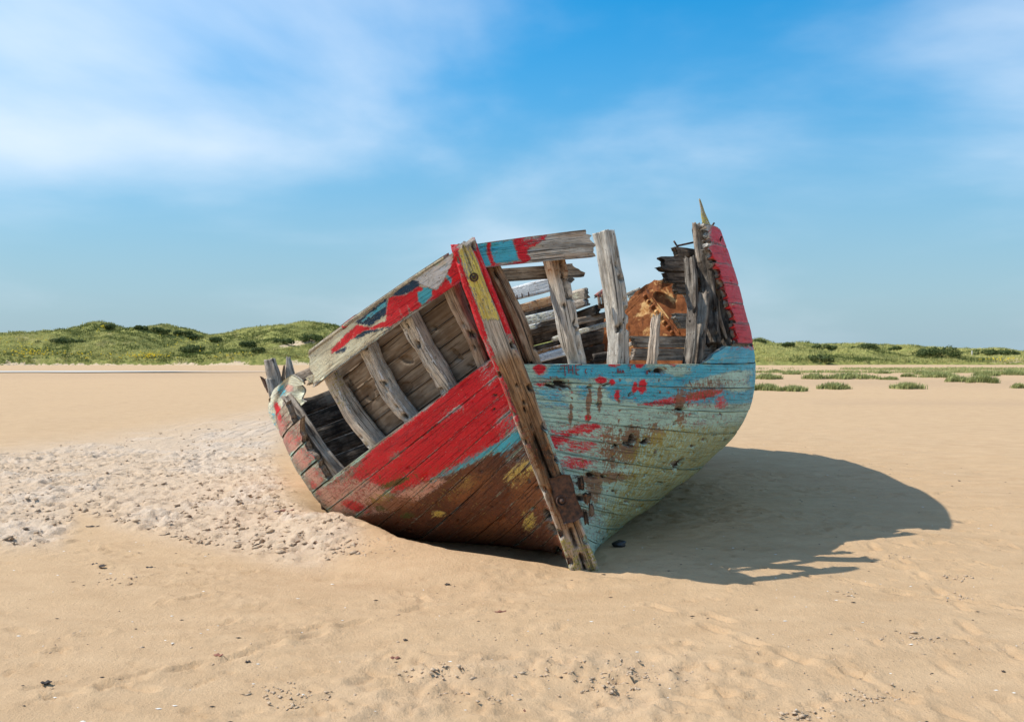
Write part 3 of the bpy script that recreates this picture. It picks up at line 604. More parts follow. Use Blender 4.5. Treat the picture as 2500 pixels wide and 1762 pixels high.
def plank(side, t0, t1, q0, q1, paint=None, thick=.045, off=0., name='plank', gap=.004, jag0=0., jag1=0., q0f=None, q1f=None, warp=.006, ds=.017, holes=(), wob=.004, dents=0, seal=False, indark=0., bv=(.005, .011), nails=0., mat=None):
    s = nseed(); tm = (t0+t1)/2
    qs = np.linspace(q0, q1, 200); mid = hull(side, qs, tm); L = np.r_[0, np.cumsum(np.linalg.norm(np.diff(mid, axis=0), axis=1))]
    W = np.linalg.norm(hull(side, (q0+min(q1, 1.2))/2, t1)-hull(side, (q0+min(q1, 1.2))/2, t0)); tpm = (t1-t0)/max(W, .02)
    # finer where it is near, coarser towards the stern
    den = np.where(qs < 1.25, 1/ds, 1/.10); cum = np.r_[0, np.cumsum(np.diff(L)*.5*(den[1:]+den[:-1]))]; ns = max(4, int(cum[-1]))
    sq = np.interp(np.linspace(0, cum[-1], ns), cum, (qs-q0)/(q1-q0)); lm = np.interp(sq, (qs-q0)/(q1-q0), L)
    nt = max(6, int(W/.015)+1); v = np.linspace(0, 1, nt)
    jg = lambda k: 1.6*(vn(s, k, 31)-.5)*(v-.5)+.9*(vn(s, k, 33)-.5)+.45*(vn(v*3.1+s, k, 34)-.5)+.22*(vn(v*13+s, k, 35)-.5)
    qa = np.full(nt, q0)+jag0*jg(1)
    qb = np.full(nt, q1)-jag1*jg(2)
    if q0f is not None: qa = qa-q0+np.array([q0f(t0+(t1-t0)*x) for x in v])
    if q1f is not None: qb = qb-q1+np.array([q1f(t0+(t1-t0)*x) for x in v])
    q = qa[None]+(qb-qa)[None]*sq[:, None]
    lo = t0+tpm*(gap+wob*(fbm(lm*3, s, 3, 5)-.3)); hi = t1-tpm*(gap+wob*(fbm(lm*3, s+3, 3, 6)-.3))
    t = lo[:, None]+(hi-lo)[:, None]*v[None]
    LL = np.broadcast_to(lm[:, None], q.shape); VV = np.broadcast_to((v*W)[None], q.shape)
    e = np.minimum(v, 1-v)*W; bev = -bv[0]*(1-sstep(0, bv[1], e))*1.
    rel = bev[None]+warp*(fbm(LL*1.6, VV*5+s, 2, 7)-.5)+.004*(fbm(LL*9, VV*40+s, 2, 8)-.5)+warp*1.6*(vn(s, 1, 5)-.5)
    nail = np.zeros(q.shape)
    if nails:
        for qn in np.arange(.06, min(q1, 1.25), .105):
            for vv in (.24, .76):
                ln = float(np.interp(qn+.012*(vn(qn*50, s, 3)-.5), qs, L)); dv = (VV-vv*W-.01*(float(vn(qn*31, s+vv, 7))-.5)); dl = LL-ln
                hit = np.exp(-(dl/.011)**2-(dv/.011)**2); rel = rel-.012*hit
                nail = nail+hit*1.2+.8*float(vn(qn*77, s, 9))*np.exp(-(dl/.009)**2)*np.exp(-np.maximum(0, -dv)/.035)*(dv < .01)
    rs = np.random.RandomState(s)
    for k in range(dents):
        cl, cv, dl, dv, dd = rs.uniform(0, lm[-1]*.6), rs.uniform(.1, .9)*W, rs.uniform(.03, .10), rs.uniform(.012, .03), rs.uniform(.008, .02)
        rel = rel-dd*(1-sstep(.5, 1., np.hypot((LL-cl)/dl, (VV-cv)/dv)))
    outer = hoff(side, q, t, off+rel); lo2 = t0-tpm*.004; hi2 = t1+tpm*.004; inner = hoff(side, q, lo2+(hi2-lo2)*v[None]+0*q, np.full(q.shape, off-thick-.004*(s % 5)/5)) if seal else hoff(side, q, t, np.full(q.shape, off-thick))
    pl = np.stack([LL, VV+s*.37, np.full(q.shape, (s % 97)*.173)], -1).reshape(-1, 3)
    hole = np.zeros(q.shape); halo = np.zeros(q.shape)
    if holes:
        px, py = w2px(outer)
        for hx, hy, hr in holes:
            hs = math.sin(hx*7.13+hy*3.7); hr2 = hr*(.62 if hr < 11 else .85); ca_, sa_ = math.cos(-.9*hs-.5*side), math.sin(-.9*hs-.5*side); as_ = 1.5+.9*abs(math.sin(hx*1.7)); du_ = (px-hx)*ca_+(py-hy)*sa_; dv_ = -(px-hx)*sa_+(py-hy)*ca_; rr = np.hypot(du_/as_**.6, dv_*as_**.5)/hr2+.5*(fbm(LL*28, VV*40, 3, 77)-.5); hm = 1-sstep(.55, 1.1, rr+.25*(vn(LL*60, VV*60, 5)-.5)); outer = outer-hnorm(side, q, t)*(.045*hm)[..., None]; hole = np.maximum(hole, hm); halo = np.maximum(halo, (1-sstep(.9, 2.0, rr))*.6); halo = np.maximum(halo, .55*np.exp(-((px-hx)/(hr*.6))**2)*(py > hy)*np.exp(-(py-hy)/(hr*3)))
    ed = np.broadcast_to((1-sstep(.004, .026, e))[None], q.shape)*(.4+1.1*fbm(LL*5, s, 3, 15))
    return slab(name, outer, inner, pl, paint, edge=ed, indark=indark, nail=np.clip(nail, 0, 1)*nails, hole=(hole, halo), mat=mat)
def beam(name, P, Wd, Dd, w, d, paint=None, mat=None, parent=None, seed=None, rough=.010, m=26, ds=.012, jag=(.02, .02), dents=(), power=5., groove=.010, dented=0, face=(.55, .95), dent_dark=.85):
    """timber swept along the points P with width and depth directions; w, d may vary along it"""
    s = nseed() if seed is None else seed; P = np.asarray(P, float); L = np.r_[0, np.cumsum(np.linalg.norm(np.diff(P, axis=0), axis=1))]; n = max(5, int(L[-1]/ds)); l = np.linspace(0, L[-1], n)
    def rsm(X): X = np.asarray(X, float); X = np.broadcast_to(X, P.shape); return np.stack([np.interp(l, L, X[:, k]) for k in range(3)], 1)
    c = rsm(P); T = np.gradient(c, axis=0); T /= np.linalg.norm(T, axis=1)[:, None]; Wv = rsm(Wd); Wv = Wv-(Wv*T).sum(1)[:, None]*T; Wv /= np.linalg.norm(Wv, axis=1)[:, None]
    Dv = np.cross(T, Wv); sg = np.sign((Dv*rsm(Dd)).sum(1)); Dv *= sg[:, None]
    wv = np.interp(l, np.linspace(0, L[-1], len(np.atleast_1d(w))), np.atleast_1d(w)); dv = np.interp(l, np.linspace(0, L[-1], len(np.atleast_1d(d))), np.atleast_1d(d))
    a = np.arange(m)/m*2*np.pi; ca, sa = np.cos(a), np.sin(a); k = (np.abs(ca)**power+np.abs(sa)**power)**(-1/power); cu, cvv = ca*k, sa*k
    per = np.arange(m)/m; LL = l[:, None]; AA = per[None]
    perm = wv.mean()+dv.mean()
    rel = rough*(fbm(LL*4, np.minimum(AA, 1-AA)*perm*10+s, 3, 3)-.5)*2-groove*sstep(.60, .78, fbm(LL*2.2, np.abs(AA-.5)*perm*50+s*3, 2, 9))
    rs = np.random.RandomState(s+5); dl = list(dents); dent_m = np.zeros((n, m))
    for _ in range(dented): dl.append((rs.uniform(.05, .95), rs.uniform(*face), rs.uniform(.013, .024), rs.uniform(.025, .05)))
    for (fs, fa, rr, dp) in dl:
        dd = np.hypot((LL-fs*L[-1])*.7, (AA-fa)*2*perm)/rr; dm = 1-sstep(.55, 1.1, dd+.3*(vn(LL*70, AA*90+s, 3)-.5)); rel = rel-dp*dm; dent_m = np.maximum(dent_m, dm)
    X = cu[None]*(wv[:, None]/2+rel); Y = cvv[None]*(dv[:, None]/2+rel)
    e0 = np.zeros((n, m)); e0[:] = 0
    body = c[:, None]+X[..., None]*Wv[:, None]+Y[..., None]*Dv[:, None]
    # broken ends: slide the ring vertices along the axis
    for end, j in ((0, jag[0]), (n-1, jag[1])):
        if j:
            sh = j*((vn(cu*3+s, cvv*3, 11)-.5)*1.2+(vn(cu*9+s, cvv*2, 12)-.5)*1.0)
            f = np.clip(1-np.abs(np.arange(n)-end)*ds/(abs(j)*1.6+.02), 0, 1)[:, None]*sh[None]
            body = body+f[..., None]*T[:, None]*(1 if end else -1)
    cap0 = body[0].mean(0)+T[0]*.006; cap1 = body[-1].mean(0)-T[-1]*.006
    V = np.concatenate([body.reshape(-1, 3), cap0[None], cap1[None]]); i = np.arange(n-1)[:, None]*m+np.arange(m)[None]; j = np.arange(n-1)[:, None]*m+(np.arange(m)[None]+1) % m
    Fq = np.stack([i, j, j+m, i+m], -1).reshape(-1, 4); b = n*m
    r0 = np.arange(m); Ft = [(b, (q+1) % m, q) for q in r0]+[(b+1, (n-1)*m+q, (n-1)*m+(q+1) % m) for q in r0]
    pl = np.stack([np.broadcast_to(LL, (n, m)), np.broadcast_to((np.abs(AA-.5)*2*perm), (n, m))+s*.37, np.full((n, m), (s % 97)*.173)], -1).reshape(-1, 3)
    pl = np.concatenate([pl, pl[:1], pl[-1:]])
    px, py = w2px(V); info = dict(u=np.r_[np.broadcast_to(cu, (n, m)).ravel(), 0, 0], v=np.r_[np.broadcast_to(cvv, (n, m)).ravel(), 0, 0], l=np.r_[np.broadcast_to(LL/L[-1], (n, m)).ravel(), 0, 1])
    Pn = paint(px, py, info) if callable(paint) else (paint or {})
    Pn = dict(Pn); rm = np.r_[dent_m.ravel(), 0, 0]*dent_dark
    for c_ in list(Pn):
        if c_ not in ('warm', 'dark'): Pn[c_] = np.asarray(Pn[c_])*(1-np.minimum(1, rm*1.2))
    Pn['dark'] = np.maximum(np.asarray(Pn.get('dark', 0.)), rm)  # dents coloured dark: rotted wood with the hollow's shade painted in
    at = pack(len(V), Pn); at['pl'] = pl; at['edge'] = np.clip(np.r_[np.broadcast_to((sstep(.55, 1., np.abs(cu*cvv)))[None], (n, m)).ravel(), 1, 1], 0, 1)
    return mesh_obj(name, V, [tuple(f) for f in Fq]+Ft, mat or WOOD, parent or wreck, True, at)
def rib(side, pts, w, d, paint=None, off=None, jag=(.03, .02), dented=6, name='rib', rough=.020, wmul=None, groove=.018, dents=()):
    """frame timber following the inside of the hull through the given sight points (top to bottom)"""
    o = -(d/2+.05) if off is None else off; c = [qt(side, x, y, o) for x, y in pts]
    k = np.linspace(0, 1, len(c)); kk = np.linspace(0, 1, 24); q = np.interp(kk, k, [a for a, b in c]); t = np.interp(kk, k, [b for a, b in c])
    for _ in range(4): q[1:-1] = .25*q[:-2]+.5*q[1:-1]+.25*q[2:]; t[1:-1] = .25*t[:-2]+.5*t[1:-1]+.25*t[2:]
    P = hoff(side, q, t, np.full(q.shape, o)); N = hnorm(side, q, t); W = hull(side, q+.01, t)-hull(side, q-.01, t)
    return beam(name, P, W, N, w if wmul is None else w*np.asarray(wmul), d, paint, jag=jag, dented=dented, rough=rough*.6, groove=groove, face=(.10, .40), dents=dents, power=10, m=32)
def board(pa, pb, ya, yb, wpx, thick, paint=None, name='plank', jag=(.02, .06), up=None, rough=.006, m=22, dented=0, mat=None, parent=None, groove=.006):
    """a loose board between two sight points at given distances, standing in the heeled transverse plane"""
    a = px2w(pa[0], pa[1], ya); b = px2w(pb[0], pb[1], yb); w = wpx/F*(ya+yb)/2; up = U if up is None else up
    P = np.array([a+(b-a)*k for k in np.linspace(0, 1, 8)]); return beam(name, P, np.cross(b-a, up), up, thick, w, paint, jag=jag, rough=rough, m=m, dented=dented, mat=mat, parent=parent, groove=groove, power=8)

# ------------------------------------------------------------------ paint as it survives on the timbers
def paint_right(px, py, pl):
    b = lambda *a, **k: blob(px, py, *a, **k); g = lambda p, s=6.: poly(px, py, p, s*1.8)
    P = {}
    P['pale'] = np.clip(.98-.22*b(1740,960,110,60)-.30*g([(1300,1150),(1560,1140),(1560,1172),(1300,1200)], 14)-.18*b(1560,1090,60,50)-.35*b(1440,1250,34,90,-25), 0, 1)
    blue = .96*g([(1285,876),(1660,876),(1705,860),(1745,815),(1850,815),(1850,985),(1660,985),(1640,925),(1300,925)], 5)
    blue = np.maximum(blue, .85*g([(1395,922),(1680,922),(1660,985),(1560,990),(1520,978),(1400,980)], 12))
    blue = np.maximum(blue, .62*g([(1300,945),(1420,945),(1400,1000),(1330,1000)], 12)); blue = np.maximum(blue, .66*b(1780,940,60,30))
    blue = blue-.55*b(1460,960,26,40)-.35*b(1400,955,22,30)-.75*b(1655,905,34,13)-.8*b(1760,925,80,13,-12)-.7*b(1800,935,30,24)-.35*b(1690,880,40,9)-.9*b(1312,900,26,20)-.45*b(1600,895,30,8)-.3*b(1760,868,60,14)
    P['blue'] = np.clip(blue, 0, 1)
    red = .95*g([(1730,540),(1900,540),(1900,815),(1840,852),(1800,838),(1730,830)], 10)-.12
    red = np.maximum(red, 0)+.55*b(1790,835,60,20)
    P['pink'] = .30*g([(1730,540),(1900,540),(1900,815),(1730,830)], 10)
    for a in [(1467,929,14,9,0,1), (1495,934,7,8,0,1), (1568,943,11,17,10,1), (1550,946,7,13,10,1), (1507,964,6,13,5,1), (1502,888,18,8,-5,1), (1561,889,12,9,0,1), (1644,886,14,7,-5,1), (1318,896,16,18,0,.85), (1330,935,34,9,0,.62), (1370,937,24,11,0,.55), (1435,1020,8,10,0,.8),
              (1720,962,62,13,-14,.72), (1640,978,60,10,-8,.62), (1590,988,50,7,-4,.55), (1760,985,20,24,0,.5), (1430,1045,56,14,-12,.62), (1370,1068,34,16,-10,.72), (1420,1085,60,22,-8,.52), (1405,1130,56,22,-6,.55), (1350,1075,18,30,0,.6), (1700,1040,60,26,0,.3), (1650,1010,40,20,0,.32)]:
        red = np.maximum(red, a[5]*b(a[0], a[1], a[2], a[3], a[4]))
    red = np.where(py > 850, np.clip(red*1.12, 0, 1), red); red = np.maximum(red, .27*sstep(860, 940, py)*sstep(1200, 1120, py)); red = np.maximum(red, .40*b(1430,1080,110,70)); red = np.maximum(red, .36*b(1690,985,110,40,-10))
    P['red'] = np.clip(red, 0, 1)
    sil = g([(1850,1010),(1770,1030),(1640,1080),(1560,1150),(1500,1240),(1470,1330),(1500,1380),(1900,1200)], 40)
    P['algae'] = np.clip(.60*sil*sstep(980, 1080, py)+.30*b(1640,1100,90,50), 0, .66)*(1-.6*b(1440,1270,30,120,-20))
    P['rust'] = np.clip(.78*b(1437,985,6,42,3)+.72*b(1464,972,6,36,3)+.6*b(1394,1010,5,30,3)+.62*b(1540,1085,22,50,6)+.62*b(1480,1165,60,11,-3)+.5*b(1450,1190,18,36)+.45*b(1600,1060,30,30)+.38*b(1490,1090,26,60)+.5*b(1660,1000,14,44)+.28*sstep(1100, 1250, py)*sil+.4*b(1720,950,70,26,-14), 0, .85)
    P['rust'] = np.clip(.95*P['rust']+.17+.08*sstep(1000, 1100, py), 0, .8); P['algae'] = np.clip(.95*P['algae']+.26*sstep(980, 1060, py)*sstep(1320, 1400, px), 0, .54)
    P['white'] = (.35+.3*b(1750,1000,90,80))*sstep(800, 840, py); P['pale'] = P['pale']*sstep(800, 850, py)
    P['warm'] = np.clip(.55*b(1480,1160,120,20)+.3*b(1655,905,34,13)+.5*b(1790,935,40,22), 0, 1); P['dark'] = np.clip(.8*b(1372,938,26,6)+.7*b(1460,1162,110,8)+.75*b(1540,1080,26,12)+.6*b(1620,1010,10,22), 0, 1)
    P['green'] = .32*b(1640,1000,36,34)+.42*g([(1720,1120),(1600,1215),(1500,1300),(1470,1370),(1520,1330),(1700,1180),(1800,1050)], 12)
    return P
def paint_left(px, py, pl):
    b = lambda *a, **k: blob(px, py, *a, **k); g = lambda p, s=6.: poly(px, py, p, s*1.8)
    P = {}
    red = .95*g([(1170,860),(1215,865),(1300,1060),(1255,1060),(1180,1100),(1060,1170),(960,1205),(905,1180),(850,1170),(905,1090),(1040,990)], 12)
    red = red-.42*b(1255,1030,40,44)-.30*b(1195,905,26,40)-.25*b(1120,1000,14,14)-.2*b(1090,1010,30,10,-42)-.25*b(960,1110,18,14)
    red = np.maximum(red, .42*g([(780,1050),(980,1150),(860,1280),(640,1060),(640,960)], 20)); red = np.maximum(red, .80*b(866,1235,44,14,20)); red = np.maximum(red, .62*b(770,1190,26,10,55)); red = np.maximum(red, .7*b(680,1010,6,30,-15))
    P['red'] = np.clip(red, 0, 1)
    P['pink'] = np.clip(.82*g([(640,960),(700,1030),(800,1180),(905,1130),(955,1215),(1060,1160),(1090,1175),(980,1245),(880,1262),(800,1250),(680,1070)], 14)+.30*b(1010,1205,70,20,-28), 0, .9)
    P['brown'] = np.clip(.97*g([(905,1250),(960,1215),(1080,1165),(1200,1100),(1280,1062),(1420,1420),(1200,1400),(860,1320),(820,1260)], 10)-.32*b(1262,1110,38,40)-.18*b(1330,1240,40,60), 0, 1)
    P['white'] = np.clip(.62*b(1195,905,32,46)+.45*b(1210,960,26,30)+.50*b(1280,1180,34,40)+.30*b(1120,1000,60,16,-42), 0, .75)
    P['white'] = np.clip(P['white']+.42*sstep(840, 1000, px)*sstep(1200, 1080, py), 0, .8)
    P['cream'] = .42*b(930,1215,60,26,-14)+.5*b(685,985,40,60)
    P['blue'] = np.clip(.80*g([(1040,1162),(1110,1125),(1180,1092),(1235,1062),(1275,1050),(1282,1068),(1185,1118),(1100,1158),(1050,1182)], 7)+.60*b(1258,1020,34,34)+.42*b(690,960,14,30)+.42*b(672,1030,10,40,-14)+.34*b(1250,1110,40,30), 0, .9)
    P['yellow'] = .20*sstep(1120, 1180, py)+.62*b(1275,1150,44,28,-35)+.48*b(1072,1254,18,9)+.5*b(1140,1180,22,14,-40)+.48*b(1290,1270,16,30)
    P['rust'] = .34*sstep(1080, 1160, py)+.52*b(1150,1190,60,22,-35)+.50*b(1200,1290,60,24)+.45*b(1290,1200,40,50)+.4*b(960,1230,60,18); P['green'] = .74*b(965,1178,46,9,-18)+.62*b(995,1258,20,9)+.55*b(930,1240,22,10)+.45*g([(805,1235),(883,1262),(960,1285),(900,1300),(820,1262)], 8)
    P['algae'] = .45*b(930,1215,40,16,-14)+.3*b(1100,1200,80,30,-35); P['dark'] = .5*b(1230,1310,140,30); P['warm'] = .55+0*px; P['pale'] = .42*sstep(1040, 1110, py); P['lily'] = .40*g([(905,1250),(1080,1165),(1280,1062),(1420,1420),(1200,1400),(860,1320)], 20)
    return P
CR = lambda x, y: (620+x*.2843, 540+y*.2843)
def paint_rail_left(px, py, pl):
    b = lambda *a, **k: blob(px, py, *a, **k); g = lambda p, s=3.5: poly(px, py, [CR(*q) for q in p], s*1.5)
    P = {}
    P['cream'] = .93*g([(400,1150),(900,800),(1180,760),(1180,930),(600,1380),(380,1400)], 10)*(1-.25*b(760,905,10,8))
    P['white'] = .96*g([(1330,500),(1700,220),(1720,360),(1640,480),(1610,570),(1560,590),(1480,560),(1400,530)], 3)
    P['navy'] = .97*g([(860,870),(960,790),(1080,690),(1200,600),(1340,490),(1420,520),(1410,580),(1250,650),(1150,640),(1140,800),(1000,900)], 6)+.9*g([(690,1110),(800,1070),(780,1120),(700,1140)], 4)+.8*g([(840,990),(960,930),(1080,920),(1170,880),(1160,920),(1000,960),(890,1020)], 4)
    P['blue'] = .66*g([(900,860),(1060,700),(1180,640),(1150,720),(1060,800),(940,870)], 10)+.66*g([(860,1130),(920,1110),(900,1140),(800,1180)], 5)+.9*g([(1400,610),(1500,570),(1540,640),(1450,720),(1410,690)], 4)+.9*g([(1645,460),(1700,480),(1695,550),(1660,500)], 3)+.8*g([(1420,560),(1540,590),(1500,620)], 3)
    red = .98*g([(660,1100),(800,960),(880,890),(1000,910),(1130,850),(1150,650),(1300,630),(1420,560),(1500,560),(1570,590),(1640,500),(1700,350),(1720,250),(1800,300),(1800,600),(1460,720),(1180,900),(950,940),(840,1010),(760,1090),(660,1140)], 4)
    red = red-.95*g([(1400,610),(1500,570),(1540,640),(1450,720),(1410,690)], 4)-.9*g([(1645,460),(1700,480),(1695,550),(1660,500)], 3)-.9*g([(1425,545),(1545,585),(1500,625)], 3)-.7*g([(1235,720),(1290,830),(1260,810)], 3)-.7*g([(1320,720),(1360,790),(1325,780)], 3)
    P['red'] = np.clip(red, 0, 1); P['pale'] = np.full(px.shape, .18); P['warm'] = np.full(px.shape, .3); return P
CQ = lambda x, y: (1080+x*.2473, 520+y*.2473)
def paint_rail_right(px, py, pl):
    b = lambda *a, **k: blob(px, py, *a, **k); g = lambda p, s=3.5: poly(px, py, [CQ(*q) for q in p], s*1.2)
    P = {'red': .97*g([(200,200),(1060,140),(1040,220),(960,300),(860,350),(830,380),(880,460),(780,520),(300,620)], 4)}
    bl = .97*g([(290,290),(440,260),(440,400),(490,520),(400,540),(340,420)], 4)+.97*g([(480,280),(690,255),(720,350),(770,470),(640,500),(510,500),(470,360)], 5)+.42*g([(780,250),(1020,190),(960,290),(860,340),(800,330)], 6)
    P['blue'] = np.clip(bl, 0, 1); P['red'] = P['red']*(1-np.clip(bl, 0, 1)*.9)
    P['warm'] = .55*b(1390,565,60,14)+.5*b(1420,628,60,10)+.15; P['dark'] = .55*b(1390,600,70,9)+.3*b(1400,558,40,5); return P
def paint_stem(px, py, i):
    b = lambda *a, **k: blob(px, py, *a, **k); P = {}
    u = i['u']; l = i['l']; front = sstep(.2, .7, -i['v'])      # v points aft
    yl = sstep(788, 776, py)*sstep(585, 612, py); core = 1-sstep(.50, .66, np.abs(u))
    P['yellow'] = .66*yl*core*front-.15*b(1140,640,10,40)*core; P['pink'] = .34*yl*core*front
    P['cream'] = .72*yl*core*front
    P['red'] = np.clip(.92*sstep(790+60, 770, py)*sstep(590, 606, py)*(1-core*front)+.80*sstep(1130, 1000, py)*sstep(-.5, -.75, u)+.5*sstep(1000, 860, py)*sstep(.6, .85, u)+.35*b(1290,1120,26,60), 0, 1)
    P['white'] = .45*sstep(1000, 820, py)*sstep(780, 800, py)*sstep(-.5, -.8, u)
    P['pale'] = .5*sstep(1010, 1100, py)*sstep(.55, .85, u)*sstep(1200, 1100, py)
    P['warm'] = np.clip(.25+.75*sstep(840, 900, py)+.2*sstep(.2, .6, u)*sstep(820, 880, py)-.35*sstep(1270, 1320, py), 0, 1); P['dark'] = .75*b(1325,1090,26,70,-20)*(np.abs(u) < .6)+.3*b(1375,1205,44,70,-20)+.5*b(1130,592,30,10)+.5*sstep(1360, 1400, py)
    edge_ = sstep(.78, .92, np.abs(u))*sstep(940, 1040, py); P['warm'] = P['warm']*(1-.75*edge_); P['cream'] = np.maximum(P['cream'], .42*edge_)
    P['rust'] = .4*b(1310,1090,50,90,-20)+.45*b(1370,1230,40,80); P['algae'] = .5*sstep(1290, 1330, py)*front; P['green'] = .35*sstep(1300, 1360, py); return P
GREY = dict(warm=.12); GREYD = dict(warm=.22, dark=.35); BROWN = dict(warm=.8, dark=.12); TAR = dict(warm=.4, dark=.92); DRIFT = dict(warm=.3)

# ---- stem post
def build_stem():
    l = np.linspace(-.075, 1.0, 60); r, u, a = stem(l); P = bw(r, u, a+.13)
    def pt(px, py, i): return paint_stem(px, py, i)
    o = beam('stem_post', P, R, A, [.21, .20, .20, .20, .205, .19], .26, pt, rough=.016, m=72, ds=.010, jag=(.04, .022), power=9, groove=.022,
             dents=[(x, .752+.006*math.sin(x*40), .030, .035) for x in np.arange(.30, .475, .012)]+[(x, .75, .034, .03) for x in (.165, .18, .195)]+[(.315, .735, .03, .03), (.28, .74, .04, .06), (.115, .76, .035, .06), (.09, .75, .025, .05), (.05, .72, .03, .05), (.04, .79, .03, .05), (.505, .75, .012, .03), (.55, .745, .016, .03), (.62, .76, .012, .03), (.57, .77, .015, .03)]+[(f, a, r_, .03) for f, a, r_ in [(.2,.63,.03),(.26,.86,.035),(.33,.62,.028),(.40,.875,.03),(.47,.63,.022),(.49,.87,.03),(.55,.62,.02),(.60,.875,.022),(.66,.63,.018),(.72,.87,.02),(.16,.88,.03),(.12,.63,.03),(.97,.63,.02),(.99,.86,.025)]])
    tag(o, 'bow stem timber, yellow and red at the top, bare brown wood below')
    return o
stem_o = build_stem()
def ring_bolt(px, py, rad, name, parent, back=.0, mat=None, l=None):
    """iron ring with a bolt in its middle lying on the stem face"""
    y = None; best = 1e9
    for k in np.linspace(0, 1, 400):
        r, u, a = stem(k); p = bw(r, u, a); q = w2px(p)
        if abs(q[1]-py) < best: best = abs(q[1]-py); y = p[1]
    c = px2w(px, py, y-.012+back); V = []; Fc = []; n, m = 20, 8
    for i in range(n):
        a = i/n*6.2832; d = R*math.cos(a)+U*math.sin(a)
        for j in range(m):
            b = j/m*6.2832; V.append(c+d*(rad+rad*.22*math.cos(b))-A*(rad*.25*math.sin(b)))
    for i in range(n):
        for j in range(m): Fc.append((i*m+j, i*m+(j+1) % m, ((i+1) % n)*m+(j+1) % m, ((i+1) % n)*m+j))
    o = len(V)
    for (rr, z) in ((rad*.5, 0), (rad*.45, -.02), (0.001, -.024)):
        for i in range(n): a = i/n*6.2832; V.append(c+(R*math.cos(a)+U*math.sin(a))*rr+A*z)
    for k in range(2):
        for i in range(n): Fc.append((o+k*n+i, o+k*n+(i+1) % n, o+(k+1)*n+(i+1) % n, o+(k+1)*n+i))
    return mesh_obj(name, V, Fc, mat or IRON, parent, True)
ring_bolt(1157, 677, .026, 'ring_bolt', stem_o)
def strap():
    y = 6.47; pts = [(1338,1166), (1392,1158), (1424,1262), (1376,1282)]
    g = np.zeros((14, 8, 3)); gi = np.zeros((14, 8, 3))
    for i in range(14):
        for j in range(8):
            s, t = i/13, j/7; a = np.array(pts[0])*(1-t)+np.array(pts[1])*t; b = np.array(pts[3])*(1-t)+np.array(pts[2])*t; p = a*(1-s)+b*s
            p = p+np.array([math.sin(s*9)*1.5, math.sin(t*7+s*4)*2])
            bul = -.012*math.sin(t*math.pi)
            g[i, j] = px2w(p[0], p[1], y-.105+.045*(1-s)*0+bul-.03*s*0); gi[i, j] = g[i, j]+A*.03
    # sits on the stem face: find the face distance for each row
    for i in range(14):
        rr = [abs(w2px(bw(*stem(k)))[1]-w2px(g[i, 4])[1]) for k in np.linspace(0, .5, 200)]; k = np.linspace(0, .5, 200)[int(np.argmin(rr))]; yy = bw(*stem(k))[1]-.018
        for j in range(8):
            px, py = w2px(g[i, j]); g[i, j] = px2w(px, py, yy-.014*math.sin(j/7*math.pi)); gi[i, j] = g[i, j]+A*.012
    return slab('iron_strap', g, gi, np.zeros((112, 3)), None, IRON, stem_o)
strap()
ring_bolt(1372, 1222, .036, 'ring_bolt', stem_o, back=-.02)

for k, (x, y, w_, h_) in enumerate([(1418,1178,.05,.09), (1430,1215,.045,.07), (1440,1243,.05,.08), (1428,1262,.04,.05)]):
    a_ = px2w(x, y-12, 6.47); b_ = px2w(x+4, y+14, 6.47); beam('rotten_block', [a_, (a_+b_)/2, b_], R, A, [w_*.7, w_, w_*.8], .05, dict(warm=.9, dark=.8, rust=.3), jag=(.025, .025), rough=.03, power=2.5, m=18)
# ---- right side strakes
NR = 11
holesR = {1: [(1480,940,8), (1440,945,7), (1540,962,9)], 2: [(1462,984,7)], 3: [(1700,1005,6)], 4: [(1535,1085,12), (1570,1080,9), (1507,1088,8)], 5: [(1498,1115,8), (1690,1090,8)], 6: [(1650,1133,12)], 7: [(1610,1118,7)], 8: [(1535,1205,8)]}
allh = [h for v in holesR.values() for h in v]+[(1720,1075,8), (1575,1160,7), (1610,1180,9), (1560,1240,8), (1470,1320,7), (1545,1075,16), (1578,1078,13), (1500,1090,9), (1372,937,20), (1350,942,12), (1660,1000,11), (1648,1033,7), (1760,1010,5), (1740,1060,6), (1500,1200,8), (1530,1225,8), (1600,1105,8), (1655,1135,14), (1445,1160,12), (1475,1163,9), (1510,1163,7), (1420,1215,14), (1430,1255,16), (1412,1180,9), (1465,1340,8), (1325,900,4), (1610,905,12), (1590,906,8), (1690,1105,6), (1560,1130,6), (1620,1150,6)]
def wale_end(t): return 0.
for k in range(NR):
    t1 = 1-k/NR; t0 = 1-(k+1)/NR
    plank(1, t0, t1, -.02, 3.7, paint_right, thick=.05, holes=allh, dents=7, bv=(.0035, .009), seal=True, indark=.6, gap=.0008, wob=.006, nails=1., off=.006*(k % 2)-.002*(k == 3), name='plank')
# upper right side: red planks broken off forward
EDGE = [(1728,560), (1734,600), (1742,630), (1764,682), (1778,730), (1790,780), (1797,801)]
et = sorted([(qt(1, x, y)[1], qt(1, x, y)[0]) for x, y in EDGE])
def q_edge(t): return float(np.interp(t, [a for a, b in et], [b for a, b in et]))
NU = 7
for k in range(NU):
    t0 = 1+TT*0+.7*k/NU; t1 = 1+.7*(k+1)/NU
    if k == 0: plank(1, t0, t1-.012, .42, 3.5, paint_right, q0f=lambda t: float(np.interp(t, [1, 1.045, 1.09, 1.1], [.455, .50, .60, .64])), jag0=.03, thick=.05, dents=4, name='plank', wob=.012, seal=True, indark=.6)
    else:
        # aft the topsides are worn lower towards the stern
        plank(1, t0, t1, .8, [0, 3.5, 3.4, 3.2, 3.0, 2.9, 2.7][k], paint_right, q0f=q_edge, jag0=.055, jag1=.12, thick=.05, gap=.0006, nails=.6, bv=(.003, .008), off=.001*(k % 2), name='plank', wob=.005, dents=3, seal=True, indark=.6)
